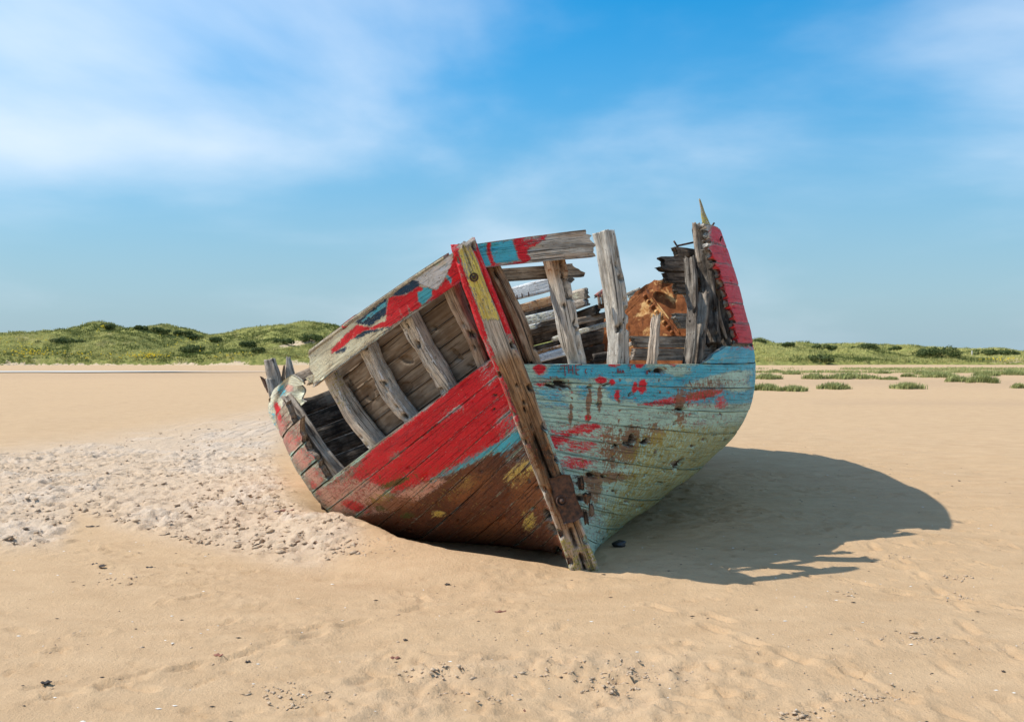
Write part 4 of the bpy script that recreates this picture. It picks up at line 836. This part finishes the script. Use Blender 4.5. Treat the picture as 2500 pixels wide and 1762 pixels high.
# ---- left side strakes
NL = 12
for k in range(NL):
    t1 = 1-k/NL; t0 = 1-(k+1)/NL
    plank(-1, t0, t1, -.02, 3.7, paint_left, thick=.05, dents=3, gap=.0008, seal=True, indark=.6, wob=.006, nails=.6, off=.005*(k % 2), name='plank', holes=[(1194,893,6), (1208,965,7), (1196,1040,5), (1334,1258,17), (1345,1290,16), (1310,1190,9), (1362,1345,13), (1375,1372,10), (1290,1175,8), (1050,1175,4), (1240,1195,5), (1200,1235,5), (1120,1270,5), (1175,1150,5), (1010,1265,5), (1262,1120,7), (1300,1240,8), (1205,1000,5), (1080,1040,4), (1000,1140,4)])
LE = [(812,1195), (790,1160), (765,1118), (740,1080), (728,1055), (722,1030)]
lt = sorted([(qt(-1, x, y)[1], qt(-1, x, y)[0]) for x, y in LE])
def ql_edge(t): return float(np.interp(t, [a for a, b in lt], [b for a, b in lt]))
for k in range(5):
    t0 = 1+.14*k; t1 = 1+.14*(k+1)
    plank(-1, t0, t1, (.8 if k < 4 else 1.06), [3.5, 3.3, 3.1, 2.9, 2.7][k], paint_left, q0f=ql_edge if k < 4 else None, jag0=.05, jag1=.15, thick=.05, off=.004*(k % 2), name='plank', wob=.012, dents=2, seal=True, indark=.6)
# ---- rail planks
qe = qt(-1, 752, 885)[0]
rl = plank(-1, 1.512, 1.70, -.012, qe+.02, paint_rail_left, thick=.055, off=.02, jag1=.06, name='rail_plank', dents=4, warp=.008, ds=.012)
tag(rl, 'left rail plank, red and navy paint peeling to cream')
qe2 = qt(1, 1447, 590)[0]
rr_ = plank(1, 1.555, 1.70, -.012, qe2, paint_rail_right, thick=.06, off=.015, jag1=.05, name='rail_plank', warp=.010, ds=.012, dents=2)
tag(rr_, 'short right rail plank, red and blue paint, broken grey end')
# thin inner strip under the right rail and the small board end below it
plank(1, 1.47, 1.55, .02, qt(1, 1436, 660, -.2)[0], lambda x, y, p: dict(warm=.3+0*x, dark=.45+0*x), thick=.04, off=-.20, jag1=.05, name='inner_plank')
# cap strip on the left rail top
plank(-1, 1.69, 1.715, .01, qe-.03, lambda x, y, p: dict(cream=.75+0*x, warm=.3+0*x), thick=.09, off=.028, name='rail_cap', jag1=.02)

# ---- frames, left side
def pr(**k): return k
rib(-1, [(1098,690), (1120,745), (1150,815), (1186,900), (1200,935)], .10, .11, dict(warm=.55, dark=.25), dented=4)
rib(-1, [(985,750), (1010,800), (1050,870), (1100,950), (1120,985)], .135, .12, dict(warm=.08, white=.25), dented=8)
rib(-1, [(885,815), (905,860), (945,945), (1010,1030), (1045,1065)], .125, .12, dict(warm=.02, white=.3), dented=9)
rib(-1, [(795,880), (815,925), (860,1010), (930,1092), (965,1125)], .14, .12, lambda x, y, i: dict(warm=.1+0*x, white=.2+0*x, green=.36*blob(x, y, 850, 960, 26, 50), algae=.4*blob(x, y, 830, 950, 30, 60)), dented=4)
rib(-1, [(700,975), (735,1020), (780,1090), (835,1160), (860,1190)], .12, .12, dict(warm=.4, dark=.45), dented=5)
rib(-1, [(690,1010), (712,1045), (752,1105), (800,1165)], .06, .08, dict(warm=.6, dark=.3), dented=2)
# left inner lining, seen between the frames
for k in range(6):
    t0 = 1.60-.118*(k+1); t1 = 1.60-.118*k
    plank(-1, t0, t1, .02, [.45, .43, .43, .40, .38, .36][k], lambda x, y, p: dict(dark=0*x), thick=.03, off=-.20-.006*(k % 2), jag1=.03, name='lining_plank', gap=.0015, wob=.005, warp=.004, bv=(.003, .008), seal=True, mat=SHELTER, holes=[(1113,867,17), (993,879,14), (1150,894,8), (1140,917,6), (985,950,22), (900,960,20), (1060,800,8)])
# dark cross boards, added to stand in for deep shade in the low side
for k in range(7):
    u_ = .95+.165*k; P_ = bw(np.linspace(-2.36+.03*(k % 2), -.95, 10), np.full(10, u_), np.full(10, 2.75+.01*(k % 2))); beam('dark_fill_plank', P_, A, U, .045, .158, dict(warm=.5, dark=.88), power=8, groove=.006, rough=.006, m=18, ds=.03)
# ---- frames, right side
rib(1, [(1190,640), (1220,690), (1262,790), (1300,885), (1312,915)], .105, .11, dict(warm=.85, dark=.25), dented=4)
rib(1, [(1345,600), (1352,640), (1375,740), (1397,840), (1408,910)], .125, .13, lambda x, y, i: dict(warm=.10+.8*sstep(700, 660, y), rust=.45*sstep(690, 650, y)), dented=6, groove=.02, dents=[(.10,.20,.028,.05),(.15,.21,.03,.05),(.20,.22,.03,.06),(.25,.23,.028,.06),(.30,.22,.03,.06),(.35,.22,.028,.05),(.40,.21,.022,.05),(.62,.19,.02,.05),(.83,.2,.022,.05)])
rib(1, [(1476,566), (1486,620), (1502,740), (1508,820), (1506,905)], .125, .14, dict(warm=.05, dark=.16), jag=(.006, .02), dented=14)
rib(1, [(1602,776), (1600,800), (1594,850), (1592,900)], .07, .08, dict(warm=.45), jag=(.06, .02), dented=2, wmul=[.7, 1, 1.1, 1.3])
rib(1, [(1683,628), (1690,700), (1690,780), (1678,900)], .05, .10, dict(warm=.4, dark=.75), jag=(.04, .02), dented=4)
rib(1, [(1718,722), (1714,780), (1708,830), (1702,900)], .07, .10, dict(warm=.4, dark=.6), jag=(.08, .02), dented=5)
rib(1, [(1704,555), (1715,620), (1732,720), (1742,840)], .075, .13, dict(warm=.4, dark=.85), jag=(.06, .02), dented=5)
rib(1, [(1722,600), (1745,690), (1762,780), (1768,860)], .085, .12, TAR, jag=(.06, .02), dented=5)
rib(1, [(1752,700), (1766,760), (1778,840)], .07, .10, dict(warm=.25, dark=.45), off=-.13, jag=(.08, .02), dented=3)
rs_ = np.random.RandomState(77)
for k in range(9):                        # splinters and torn edges hanging between the frames
    x0 = rs_.uniform(1690, 1760); y0 = rs_.uniform(590, 720)+(x0-1690)*.9; ln_ = rs_.uniform(40, 110); yy_ = rs_.uniform(8.15, 8.5)
    beam('splinter', [px2w(x0, y0, yy_), px2w(x0+rs_.uniform(2, 12), y0+ln_*.5, yy_), px2w(x0+rs_.uniform(4, 22), y0+ln_, yy_)], R, A, [rs_.uniform(.008, .02), rs_.uniform(.025, .05), .03], rs_.uniform(.015, .04), dict(warm=rs_.uniform(.2, .7), dark=rs_.uniform(.4, .9)), jag=(.04, .03), rough=.01, m=14)
# lichen-covered frame head standing above the red planks
def spike():
    pts = [(1707,486), (1716,520), (1730,565), (1745,610)]; P = [px2w(x, y, 8.55) for x, y in pts]
    o = beam('frame_head', P, R, A, [.018, .05, .085, .10], [.02, .04, .06, .07], lambda x, y, i: dict(cream=.35+0*x, algae=.55*sstep(500, 520, y), yellow=.45+0*x, dark=.2+0*x), jag=(.01, .02), rough=.008)
    tag(o, 'pointed splinter of frame covered in yellow lichen')
spike()
beam('frame_head', [px2w(x, y, 8.35) for x, y in [(1700,548), (1706,590), (1712,640)]], R, A, [.07, .09, .08], .09, dict(warm=.5, dark=.3), jag=(.03, .02), rough=.014)
# right inner lining, broken stack of dark planks and the lower boards
for (ya, yb, xa, k) in [(600,627,1650,0), (624,652,1616,1), (650,664,1624,2), (663,690,1632,3), (690,716,1645,4)]:
    q0, t1 = qt(1, xa, ya, -.24); t0 = qt(1, xa, yb, -.24)[1]
    plank(1, t0, t1, q0, 1.6, lambda x, y, p: dict(warm=.75+0*x, dark=np.clip(.62+.35*sstep(1660, 1615, x), 0, 1)), thick=.05, off=-.24, jag0=.05, name='lining_plank', gap=.004, wob=.01)
for (ya, yb, xa, k) in [(818,848,1536,0), (848,880,1536,1)]:
    q0, t1 = qt(1, xa, ya, -.22); t0 = qt(1, xa, yb, -.22)[1]
    plank(1, t0, t1, q0, 1.2, lambda x, y, p: dict(warm=.45+0*x, dark=.35+0*x), thick=.04, off=-.22, jag0=.03, name='lining_plank')
q0, t1 = qt(1, 1645, 762, -.24); t0 = qt(1, 1645, 800, -.24)[1]
plank(1, t0, t1, q0, 1.2, lambda x, y, p: dict(warm=.2+0*x, dark=.45+0*x), thick=.05, off=-.24, jag0=.05, name='lining_plank')
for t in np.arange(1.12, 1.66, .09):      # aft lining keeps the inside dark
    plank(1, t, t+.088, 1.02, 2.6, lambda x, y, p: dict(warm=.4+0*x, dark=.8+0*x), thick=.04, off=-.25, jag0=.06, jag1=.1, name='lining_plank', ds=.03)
# thin iron rods by the dark planks
def rod(pa, pb, ya, yb, r=.009, name='iron_rod'):
    a = px2w(*pa, ya); b = px2w(*pb, yb); return beam(name, [a, (a+b)/2, b], R, A, 2*r, 2*r, None, IRON, m=8, ds=.05, jag=(0, 0), rough=.001, groove=0, power=2)
rod((1645,588), (1656,606), 8.3, 8.3); rod((1655,600), (1692,592), 8.3, 8.5); rod((1744,544), (1738,552), 8.6, 8.6); rod((1762,577), (1757,590), 8.7, 8.7)

# ---- inside: remains of the deck house front, heeled with the boat
WH = lambda x, y, i: dict(white=.80+0*x, warm=.2+0*x); OR = lambda x, y, i: dict(warm=.95+0*x, rust=.42+0*x, white=.2+0*x); WC = lambda x, y, i: dict(cream=.5+0*x, white=.62+0*x, warm=.5+0*x); DK = lambda x, y, i: dict(warm=.5+0*x, dark=.9+0*x)
ND = 9.3
for (pa, pb, w, th, pt, jg) in [((1150,744),(1352,692),33,.05,WH,(.02,.06)), ((1356,734),(1431,716),27,.06,lambda x, y, i: dict(warm=.35+0*x, cream=.4+0*x),(.02,.03)), ((1170,782),(1356,731),22,.05,OR,(.02,.05)),
        ((1180,806),(1372,763),24,.06,WC,(.02,.06)), ((1366,755),(1432,737),22,.08,lambda x, y, i: dict(warm=.3+0*x, dark=.4+0*x, white=.25+0*x),(.02,.04)), ((1400,776),(1455,757),24,.08,DK,(.02,.05)),
        ((1190,836),(1500,764),16,.05,lambda x, y, i: dict(warm=.6+0*x, dark=.5+0*x),(.02,.03)), ((1350,828),(1500,786),13,.04,WC,(.05,.04)), ((1200,892),(1376,843),9,.04,OR,(.02,.04)), ((1210,902),(1380,858),20,.04,WH,(.02,.06)), ((1180,826),(1310,795),14,.05,WC,(.02,.08))]:
    board(pa, pb, ND+.25, ND-.1, w, th, pt, name='deckhouse_plank', jag=jg)
for k in range(6):                        # dark boards added behind them in place of the shaded interior
    board((1120,800+k*36), (1560,690+k*36), ND+.75, ND+.5, 34, .05, DK, name='dark_fill_plank', jag=(.03, .08)) if k > 1 else board((1120,800+k*36), (1400,730+k*36), ND+.75, ND+.5, 34, .05, DK, name='dark_fill_plank', jag=(.03, .10))
for (x, y) in [(1262,726), (1274,722), (1290,719), (1319,711)]:      # nails left in the white plank
    rod((x, y-6), (x+1, y+4), ND-.05, ND-.02, .006, 'nail')
board((1460,722), (1482,706), 9.9, 9.95, 14, .05, dict(warm=.7, red=.5), name='deck_beam', jag=(.05, .02)); board((1440,756), (1490,742), 9.9, 9.95, 12, .05, dict(warm=.9, rust=.6), name='deck_beam')
for x in (1464, 1474): board((x, 742), (x-3, 718), 9.9, 9.9, 8, .04, dict(warm=.8), name='deck_post', up=R, jag=(.03, .03))
board((1535,742), (1572,708), 10.3, 10.3, 16, .06, dict(warm=.3, cream=.5), name='deck_beam', jag=(.04, .06)); board((1536,722), (1560,712), 10.25, 10.2, 18, .08, dict(warm=.3, cream=.45), name='deck_beam', jag=(.04, .06))
board((1582,724), (1630,706), 10.0, 9.9, 13, .03, GREYD, name='loose_board', jag=(.03, .05))
board((1386,688), (1398,676), 9.0, 9.0, 16, .06, dict(warm=.4, dark=.7), name='deck_beam', jag=(.02, .02))
board((1524,845), (1546,838), 7.9, 7.8, 10, .05, dict(warm=.25), name='broken_peg', jag=(.01, .02))
# dark bracket low behind the tall frame
board((1448,876), (1500,868), 8.6, 8.6, 24, .10, DK, name='deck_beam', jag=(.03, .03))

# ---- left quarter: curled sheathing, stumps and scrap
def curled_sheet():
    n, m = 26, 22; o = np.zeros((n, m, 3)); 
    TL = [(657,990), (662,968), (678,944), (700,922), (716,912)]; 
    for i in range(n):
        s = i/(n-1)
        top = np.array([np.interp(s, [0, .25, .5, .75, 1], [668, 672, 690, 712, 738]), np.interp(s, [0, .25, .5, .75, 1], [950, 946, 930, 914, 926])])
        bot = np.array([np.interp(s, [0, .3, .6, 1], [686, 690, 705, 742]), np.interp(s, [0, .3, .6, 1], [1058, 1046, 1018, 984])])
        for j in range(m):
            t = j/(m-1); p = top*(1-t)+bot*t; p = p+np.array([-(1-s)*22*math.sin(t*math.pi), 0])
            y = 9.15-.75*s+.10*math.sin(t*3.1)-.06*math.sin(s*3.1)+.03*math.sin(s*11+t*5)
            if s > .85: p = p+np.array([4*math.sin(t*15), 5*math.sin(t*9+1)])*(s-.85)/.15; y -= (s-.85)*.5
            o[i, j] = px2w(p[0], p[1], y)
    inn = o+A*.018+R*.012
    pl = np.stack([np.repeat(np.arange(n), m)*.03, np.tile(np.arange(m), n)*.02+3, np.full(n*m, 1.7)], -1)
    def pt(x, y, p): return dict(cream=.78-.3*blob(x, y, 690, 960, 30, 12), pale=.5+0*x, blue=.55*blob(x, y, 688, 950, 12, 22)+.45*blob(x, y, 667, 1020, 12, 50), pink=.85*blob(x, y, 706, 948, 12, 9), red=.95*blob(x, y, 681, 1008, 8, 30, -18), warm=.3+0*x)
    tag(slab('curled_sheathing', o, inn, pl, pt), 'curled piece of pale rail sheathing with red streak')
curled_sheet()
for pts_, y_, w_, d_, pn_, jg_ in [([(658,878), (668,915), (678,965), (690,1010)], 9.6, [.12, .14, .13, .12], .10, dict(warm=.3, cream=.12, dark=.1), .018), ([(703,872), (707,900), (712,950), (718,990)], 9.7, [.05, .09, .10, .10], .07, dict(warm=.3, cream=.12, dark=.1), .02),
        ([(694,892), (690,920), (694,960)], 9.65, [.03, .05, .06], .05, dict(warm=.8), .03), ([(656,925), (664,960), (676,1000)], 9.5, [.05, .06, .06], .05, dict(warm=.1), .02)]:
    beam('stump', [px2w(x, y, y_) for x, y in pts_], R, A, w_, d_, pn_, jag=(jg_, .02), rough=.014, power=6, m=24)
def scrap():
    n, m = 16, 10; o = np.zeros((n, m, 3))
    for i in range(n):
        s = i/(n-1)
        for j in range(m):
            t = j/(m-1); a = (633+22*s+t*(12+6*s), 928-6*s*math.sin(s*3)+t*(28+14*s)); y = 9.75-.25*math.sin(s*3.1)+.05*t
            if s < .25: a = (a[0]+8*math.sin((.25-s)*12), a[1]-5*(.25-s)*8)
            o[i, j] = px2w(a[0], a[1], y)
    tag(slab('iron_fitting', o, o+A*.014, np.zeros((n*m, 3)), None, IRON), 'bent dark iron fitting at the left quarter')
scrap()
board((708,932), (768,906), 8.75, 8.3, 26, .05, dict(warm=.5, dark=.6), name='splintered_board', jag=(.02, .05)); board((752,930), (790,915), 8.15, 8.0, 22, .05, dict(cream=.5, algae=.4, warm=.4), name='splintered_board', jag=(.08, .03))
yr_ = float(hull(-1, qt(-1, 870, 779)[0], 1.68)[1])+.05
board((842,797), (872,775), yr_+.06, yr_-.02, 12, .06, dict(warm=.4, red=.6, dark=.5), name='splintered_board', jag=(.03, .03))
for k in range(4): board((640+k*6,1010+k*40), (900,990+k*40), 9.9, 9.9, 38, .04, DK, name='dark_fill_plank', jag=(.05, .05)) if k < 0 else None

# ---- lettering scratched on the blue wale
def lettering():
    st = []
    def S(*p): st.append(p)
    S((1367,893),(1390,891)); S((1378,892),(1380,918)); S((1388,893),(1389,912)); S((1398,892),(1399,914)); S((1388,903),(1399,903)); S((1405,891),(1407,914)); S((1405,891),(1421,890)); S((1406,902),(1415,902)); S((1407,914),(1413,914))
    S((1432,900),(1428,906),(1432,912)); S((1443,905),(1445,907)); S((1495,908),(1497,910)); S((1507,903),(1509,911),(1512,905),(1514,911),(1516,903)); S((1518,911),(1521,903),(1524,911)); S((1519,908),(1523,908))
    S((1533,892),(1545,891)); S((1539,892),(1540,901)); S((1580,904),(1578,909),(1580,914),(1582,909),(1580,904))
    V = []; Fc = []
    for p in st:
        for (a, b) in zip(p[:-1], p[1:]):
            d = np.array(b, float)-a; n = max(2, int(np.hypot(*d)/4)+1); nn = np.array([-d[1], d[0]])/max(1e-6, np.hypot(*d))*1.3; o = len(V)
            for i in range(n):
                c = np.array(a)+d*i/(n-1)
                for s in (-1, 1):
                    q, t = qt(1, *(c+nn*s)); h = hoff(1, q, t, .013)
                    # keep the exact sight line at that distance
                    V.append(px2w(c[0]+nn[0]*s, c[1]+nn[1]*s, h[1]-.004))
            for i in range(n-1): Fc.append((o+2*i, o+2*i+1, o+2*i+3, o+2*i+2))
    mesh_obj('lettering', V, Fc, LETTER, wreck, False)['kind'] = 'stuff'
lettering()
# ---- sand blown into the low corner of the hull
def drift():
    n, m = 22, 26; V = []
    for i in range(n):
        for j in range(m):
            q = .52+.46*i/(n-1); s = j/(m-1); e = hoff(-1, q, 1.0, -.06); c = e+R*(1.1*s)+0*A
            V.append((c[0], c[1], e[2]-.03-.16*s**.8+.05*math.sin(i*.9)*math.sin(j*.6)*.5+.04*float(vn(i*.4, j*.4, 3)) - .05*(i/(n-1))))
    tag(mesh_obj('sand_drift', V, gridfaces(n, m, 0, True), SAND, None, True, {'dry': np.full(n*m, .35), 'wet': np.zeros(n*m)}), 'pale sand blown into the low left corner inside the wreck', None, None, 'structure')
drift()

# ------------------------------------------------------------------ rusted tank inside the hull
def plate(name, pts, y, parent, bulge=.0, dy=None, n=18):
    """bent steel plate with the given outline, 8 mm thick"""
    pts = [np.array(p, float) for p in pts]; c = sum(pts)/len(pts); V = []; Fc = []; bd = []
    for i in range(len(pts)):
        a, b = pts[i], pts[(i+1) % len(pts)]; k = max(2, int(np.hypot(*(b-a))/6))
        for j in range(k): e = a+(b-a)*j/k; bd.append(e+np.array([math.sin(len(bd)*2.3), math.cos(len(bd)*1.7)])*.9)
    nb = len(bd); K = 7
    for side_ in (0, 1):
        for r in range(K):
            f = 1-r/K
            for e in bd:
                p = c+(e-c)*f; yy = y+(dy(p) if dy else 0)-bulge*(1-f*f)+.02*(float(fbm(p[0]*.05, p[1]*.05, 2, 3))-.5)+(.010 if side_ else 0); V.append(px2w(p[0], p[1], yy))
        V.append(px2w(c[0], c[1], y+(dy(c) if dy else 0)-bulge+(.010 if side_ else 0)))
    H = nb*K+1
    for s_ in (0, 1):
        for r in range(K-1):
            for i in range(nb):
                f = (s_*H+r*nb+i, s_*H+r*nb+(i+1) % nb, s_*H+(r+1)*nb+(i+1) % nb, s_*H+(r+1)*nb+i); Fc.append(f if s_ else f[::-1])
        for i in range(nb):
            f = (s_*H+(K-1)*nb+i, s_*H+(K-1)*nb+(i+1) % nb, s_*H+nb*K); Fc.append(f if s_ else f[::-1])
    for i in range(nb): Fc.append((i, (i+1) % nb, H+(i+1) % nb, H+i))
    return mesh_obj(name, V, Fc, RUST, parent, False)
tank = empty('rusted_tank', tuple(px2w(1560, 880, 9.9))); tag(tank, 'orange rusted steel tank sitting inside the open hull', 'tank')
plate('front_plate', [(1337,925), (1337,880), (1350,852), (1385,826), (1440,800), (1490,768), (1534,736), (1577,709), (1608,750), (1640,790), (1662,818), (1668,925)], 9.75, tank, dy=lambda p: -.0030*(p[0]-1500))
plate('side_plate', [(1579,711), (1620,694), (1643,692), (1668,722), (1688,765), (1700,820), (1705,900), (1665,880), (1640,792)], 10.0, tank, dy=lambda p: -.12-.0030*(p[0]-1580), bulge=.0)
plate('torn_edge', [(1534,736), (1548,716), (1572,698), (1598,684), (1622,683), (1644,692), (1600,712), (1577,712)], 9.80, tank, dy=lambda p: -.0028*(p[0]-1577)+.03*math.sin(p[0]*.12))
def rivets():
    for k in np.linspace(.06, .94, 8):
        p = np.array([1577, 712])*(1-k)+np.array([1652, 812])*k+np.array([-7, 5]); y_ = 9.75-.0030*(p[0]-1500)-.012; c = px2w(p[0], p[1], y_)
        beam('rivet', [c+A*.02, c, c-A*.018, c-A*.022], R, U, [.05, .05, .044, .02], [.05, .05, .044, .02], None, RUST, tank, m=8, ds=.01, jag=(0, 0), rough=0, groove=0, power=2)
    a_ = px2w(1579, 708, 9.75-.0030*77-.02); b_ = px2w(1661, 816, 9.75-.0030*160-.02); beam('flange', [a_, (a_+b_)/2, b_], A, np.cross(b_-a_, A), .05, .016, None, RUST, tank, m=14, ds=.03, jag=(0, 0), rough=.004, groove=0, power=8)
rivets()
plate('back_plate', [(1350,925), (1350,880), (1400,830), (1500,780), (1560,730), (1640,705), (1700,780), (1705,925)], 10.7, tank)

# ------------------------------------------------------------------ small things on the sand
def flake_thing(px, py, wpx, hpx, mat, name, label, cat, seed, ang=0., thick=.5, group=None, curl=.5):
    """thin irregular scrap lying on the sand, curled up at its ends"""
    rng = np.random.RandomState(seed); c = on_ground(px, py); s = c[1]/F; w = wpx*s/2; d = hpx*s*1.6; n, m = 14, 6; V = []
    ca, sa = math.cos(ang), math.sin(ang)
    for k in (0, 1):
        for i in range(n):
            for j in range(m):
                u = i/(n-1)*2-1; v = j/(m-1)*2-1; e = math.sqrt(max(.02, 1-u*u))*(1+.25*math.sin(u*7+seed)); lx = u*w; ly = v*d*.5*e; z = curl*w*.30*u*u+.05*w*math.sin(u*5+seed)+(0 if k else .004)*e
                x = c[0]+lx*ca-ly*sa; y = c[1]+lx*sa+ly*ca; V.append((x, y, c[2]+.002+z+(ly*.15)))
    Fc = np.concatenate([gridfaces(n, m, 0, True), gridfaces(n, m, n*m)[:, ::-1][:, ::-1]]); idx = np.arange(n*m).reshape(n, m); E = [Fc]
    for e in (idx[0], idx[-1, ::-1], idx[:, -1], idx[::-1, 0]): E.append(np.stack([e[:-1], e[1:], e[1:]+n*m, e[:-1]+n*m], 1))
    o = mesh_obj(name, V, np.concatenate(E), mat, None, True)
    tag(o, label, cat, group); return o
for i, a in enumerate([(700,1247,36,9,CHIP,'rust_flake','curled rusty flake on the sand left of the red hull corner','scrap',.0), (503,1605,1,1,None,'','','',0),
    (232,1378,16,7,KELP,'seaweed_scrap','forked dark seaweed scrap on the sand far left','seaweed',.3), (250,1386,20,9,KELP,'seaweed_scrap','second seaweed scrap touching the forked one at far left','seaweed',-.9), (368,1386,26,5,KELP,'wood_sliver','dark flat sliver right of the forked seaweed','driftwood',-.2),
    (226,1287,34,4,KELP,'wood_sliver','thin dark sliver below the trodden sand at left','driftwood',.1), (533,1606,26,7,CHIP,'rust_flake','reddish flake alone on the left foreground sand','scrap',-.2), (605,1616,14,5,KELP,'seaweed_scrap','tiny dark scrap right of the reddish foreground flake','seaweed',.5),
    (965,1605,26,7,CHIP,'rust_flake','reddish flake in the centre foreground','scrap',.0), (113,1675,26,8,KELP,'seaweed_scrap','curved dark scrap in the bottom left corner','seaweed',.4), (1092,1427,14,6,KELP,'seaweed_scrap','small dark scrap below the brown bow bottom','seaweed',.5),
    (1222,1494,30,5,CHIP,'rust_flake','pale and red chip on the sand below the stem','scrap',.2), (1285,1668,13,7,KELP,'pebble_scrap','small brown lump in the bottom middle of the sand','pebble',.0), (2450,1640,10,5,KELP,'seaweed_scrap','tiny black scrap near the right picture edge','seaweed',.2),
    (990,1563,12,6,KELP,'seaweed_scrap','tiny upright black scrap above the centre foreground flake','seaweed',.9), (1290,1728,26,7,CHIP,'wood_chip','curled brown chip at the bottom centre edge','driftwood',.2), (2342,1174,6,4,KELP,'pebble_scrap','black speck on the sand beyond the shadow tip','pebble',0), (510,1048,8,7,KELP,'seaweed_scrap','black speck on the upper edge of the trodden sand','seaweed',.8)]):
    if a[4] is None: continue
    flake_thing(a[0], a[1], a[2], a[3], a[4], a[5], a[6], a[7], 500+i, a[8])
def lump(px, py, wpx, hpx, mat, name, label, cat, seed, shine=None):
    rng = np.random.RandomState(seed); c = on_ground(px, py); s = c[1]/F; w = wpx*s/2; h = hpx*s; n, m = 12, 18; V = []
    for i in range(n+1):
        for j in range(m):
            th = i/n*math.pi; ph = j/m*6.2832; d = np.array([math.sin(th)*math.cos(ph), math.sin(th)*math.sin(ph), math.cos(th)]); r = 1+.35*(float(fbm(d[0]*1.5+seed, d[1]*1.5+d[2]*2, 3, seed))-.5)*2*1.1
            V.append((c[0]+d[0]*w*r, c[1]+d[1]*w*.8*r, c[2]+h*.4+d[2]*h*.55*r))
    Fc = [(i*m+j, (i+1)*m+j, (i+1)*m+(j+1) % m, i*m+(j+1) % m) for i in range(n) for j in range(m)]
    tag(mesh_obj(name, V, Fc, mat, None, True), label, cat)
lump(675, 1256, 15, 12, STONE, 'stone', 'pinkish grey stone beside the rusty flake left of the hull', 'stone', 4)
lump(1512, 1334, 34, 17, BLACKM, 'stone', 'wet black stone tucked under the pale right hull', 'stone', 9)
def crumbs():
    rng = np.random.RandomState(33); P = []
    def add(px, py, sx, sy, n, lo, hi):
        for k in range(n):
            a, b = px+rng.normal(0, sx), py+rng.normal(0, sy)
            if b < 960 or b > 1775: continue
            c = on_ground(a, b); P.append((*c, rng.uniform(lo, hi)*rng.uniform(.3, .75)))
    k = 0
    while k < 3600:
        a, b = rng.uniform(-20, 900), rng.uniform(1005, 1400); k += 1
        if pinside(np.array([a]), np.array([b]), TROD)[0] and fbm(a*.02, b*.05, 2, 9) > .40: c = on_ground(a, b); P.append((*c, rng.uniform(.008, .036)*rng.uniform(.4, 1)))
    for a in [(1060,1645,55,8,90,.006,.022), (1400,1640,60,10,80,.006,.02), (1540,1650,70,12,120,.005,.02), (1480,1680,45,10,70,.006,.022), (690,1690,50,10,70,.006,.02), (740,1720,60,10,50,.006,.018), (1950,1745,40,9,70,.006,.022), (2130,1700,50,10,60,.006,.02), (2200,1560,60,8,40,.006,.02),
              (2340,1410,25,8,30,.006,.024), (2350,1460,25,7,30,.006,.022), (2190,1365,25,7,26,.006,.022), (2070,1450,16,5,16,.006,.02), (300,1415,50,7,40,.006,.02), (870,1330,70,28,220,.005,.018), (760,1300,60,20,110,.005,.02), (2020,1200,130,50,60,.006,.024), (1150,1700,60,10,40,.005,.02), (1200,1560,200,50,70,.004,.014), (1700,1600,260,60,80,.004,.014), (600,1560,300,60,70,.004,.014), (2250,1620,160,60,60,.004,.014)]: add(*a)
    P = np.array(P); n = len(P); base = np.array([(1,0,0), (0,1,0), (-1,0,0), (0,-1,0), (0,0,1), (0,0,-.5)]); fc = np.array([(0,1,4), (1,2,4), (2,3,4), (3,0,4), (1,0,5), (2,1,5), (3,2,5), (0,3,5)])
    S = P[:, 3]; an = rng.uniform(0, 6.28, n); sc = np.stack([S*rng.uniform(.8, 2.2, n), S*rng.uniform(.6, 1.1, n), S*rng.uniform(.4, .9, n)], 1)
    L_ = base[None]*sc[:, None, :]+rng.normal(0, .22, (n, 6, 3))*S[:, None, None]; ca, sa = np.cos(an)[:, None], np.sin(an)[:, None]
    V = np.stack([L_[..., 0]*ca-L_[..., 1]*sa, L_[..., 0]*sa+L_[..., 1]*ca, L_[..., 2]+(.15*S)[:, None]], -1)+P[:, None, :3]
    V = V.reshape(-1, 3); Fc = (np.arange(n)[:, None, None]*6+fc[None]).reshape(-1, 3)
    tag(mesh_obj('sand_crumbs', V, Fc, SAND, None, True, {'dry': np.full(len(V), .4), 'wet': np.zeros(len(V))}), 'crumbs and clods of crusted sand kicked up over the beach', 'sand', None, 'stuff')
crumbs()
def specks():
    rng = np.random.RandomState(21); n = 900; y = 3.6*(16/3.6)**rng.uniform(0, 1, n); x = rng.uniform(-.6, .6, n)*y
    base = np.array([(1,0,0), (0,1,0), (-1,0,0), (0,-1,0), (0,0,.7), (0,0,-.7)]); fc = np.array([(0,1,4), (1,2,4), (2,3,4), (3,0,4), (1,0,5), (2,1,5), (3,2,5), (0,3,5)])
    for mat, name, lab, sel, lo, hi in ((KELP, 'sand_litter', 'dark specks of shell and weed scattered over the sand', slice(0, 260), .003, .009), (SHELL, 'shell_fragments', 'pale shell crumbs scattered over the sand', slice(620, n), .003, .008)):
        xs, ys = x[sel], y[sel]; k = len(xs); s = rng.uniform(lo, hi, k); z = np.array([gz(a, b) for a, b in zip(xs, ys)])+s*.3
        sc = np.stack([s*rng.uniform(.8, 2.4, k), s, s*.6], 1)
        V = (np.stack([xs, ys, z], 1)[:, None]+base[None]*sc[:, None, :]).reshape(-1, 3); Fc = (np.arange(k)[:, None, None]*6+fc[None]).reshape(-1, 3)
        tag(mesh_obj(name, V, Fc, mat, None, False), lab, 'beach litter', None, 'stuff')
specks()
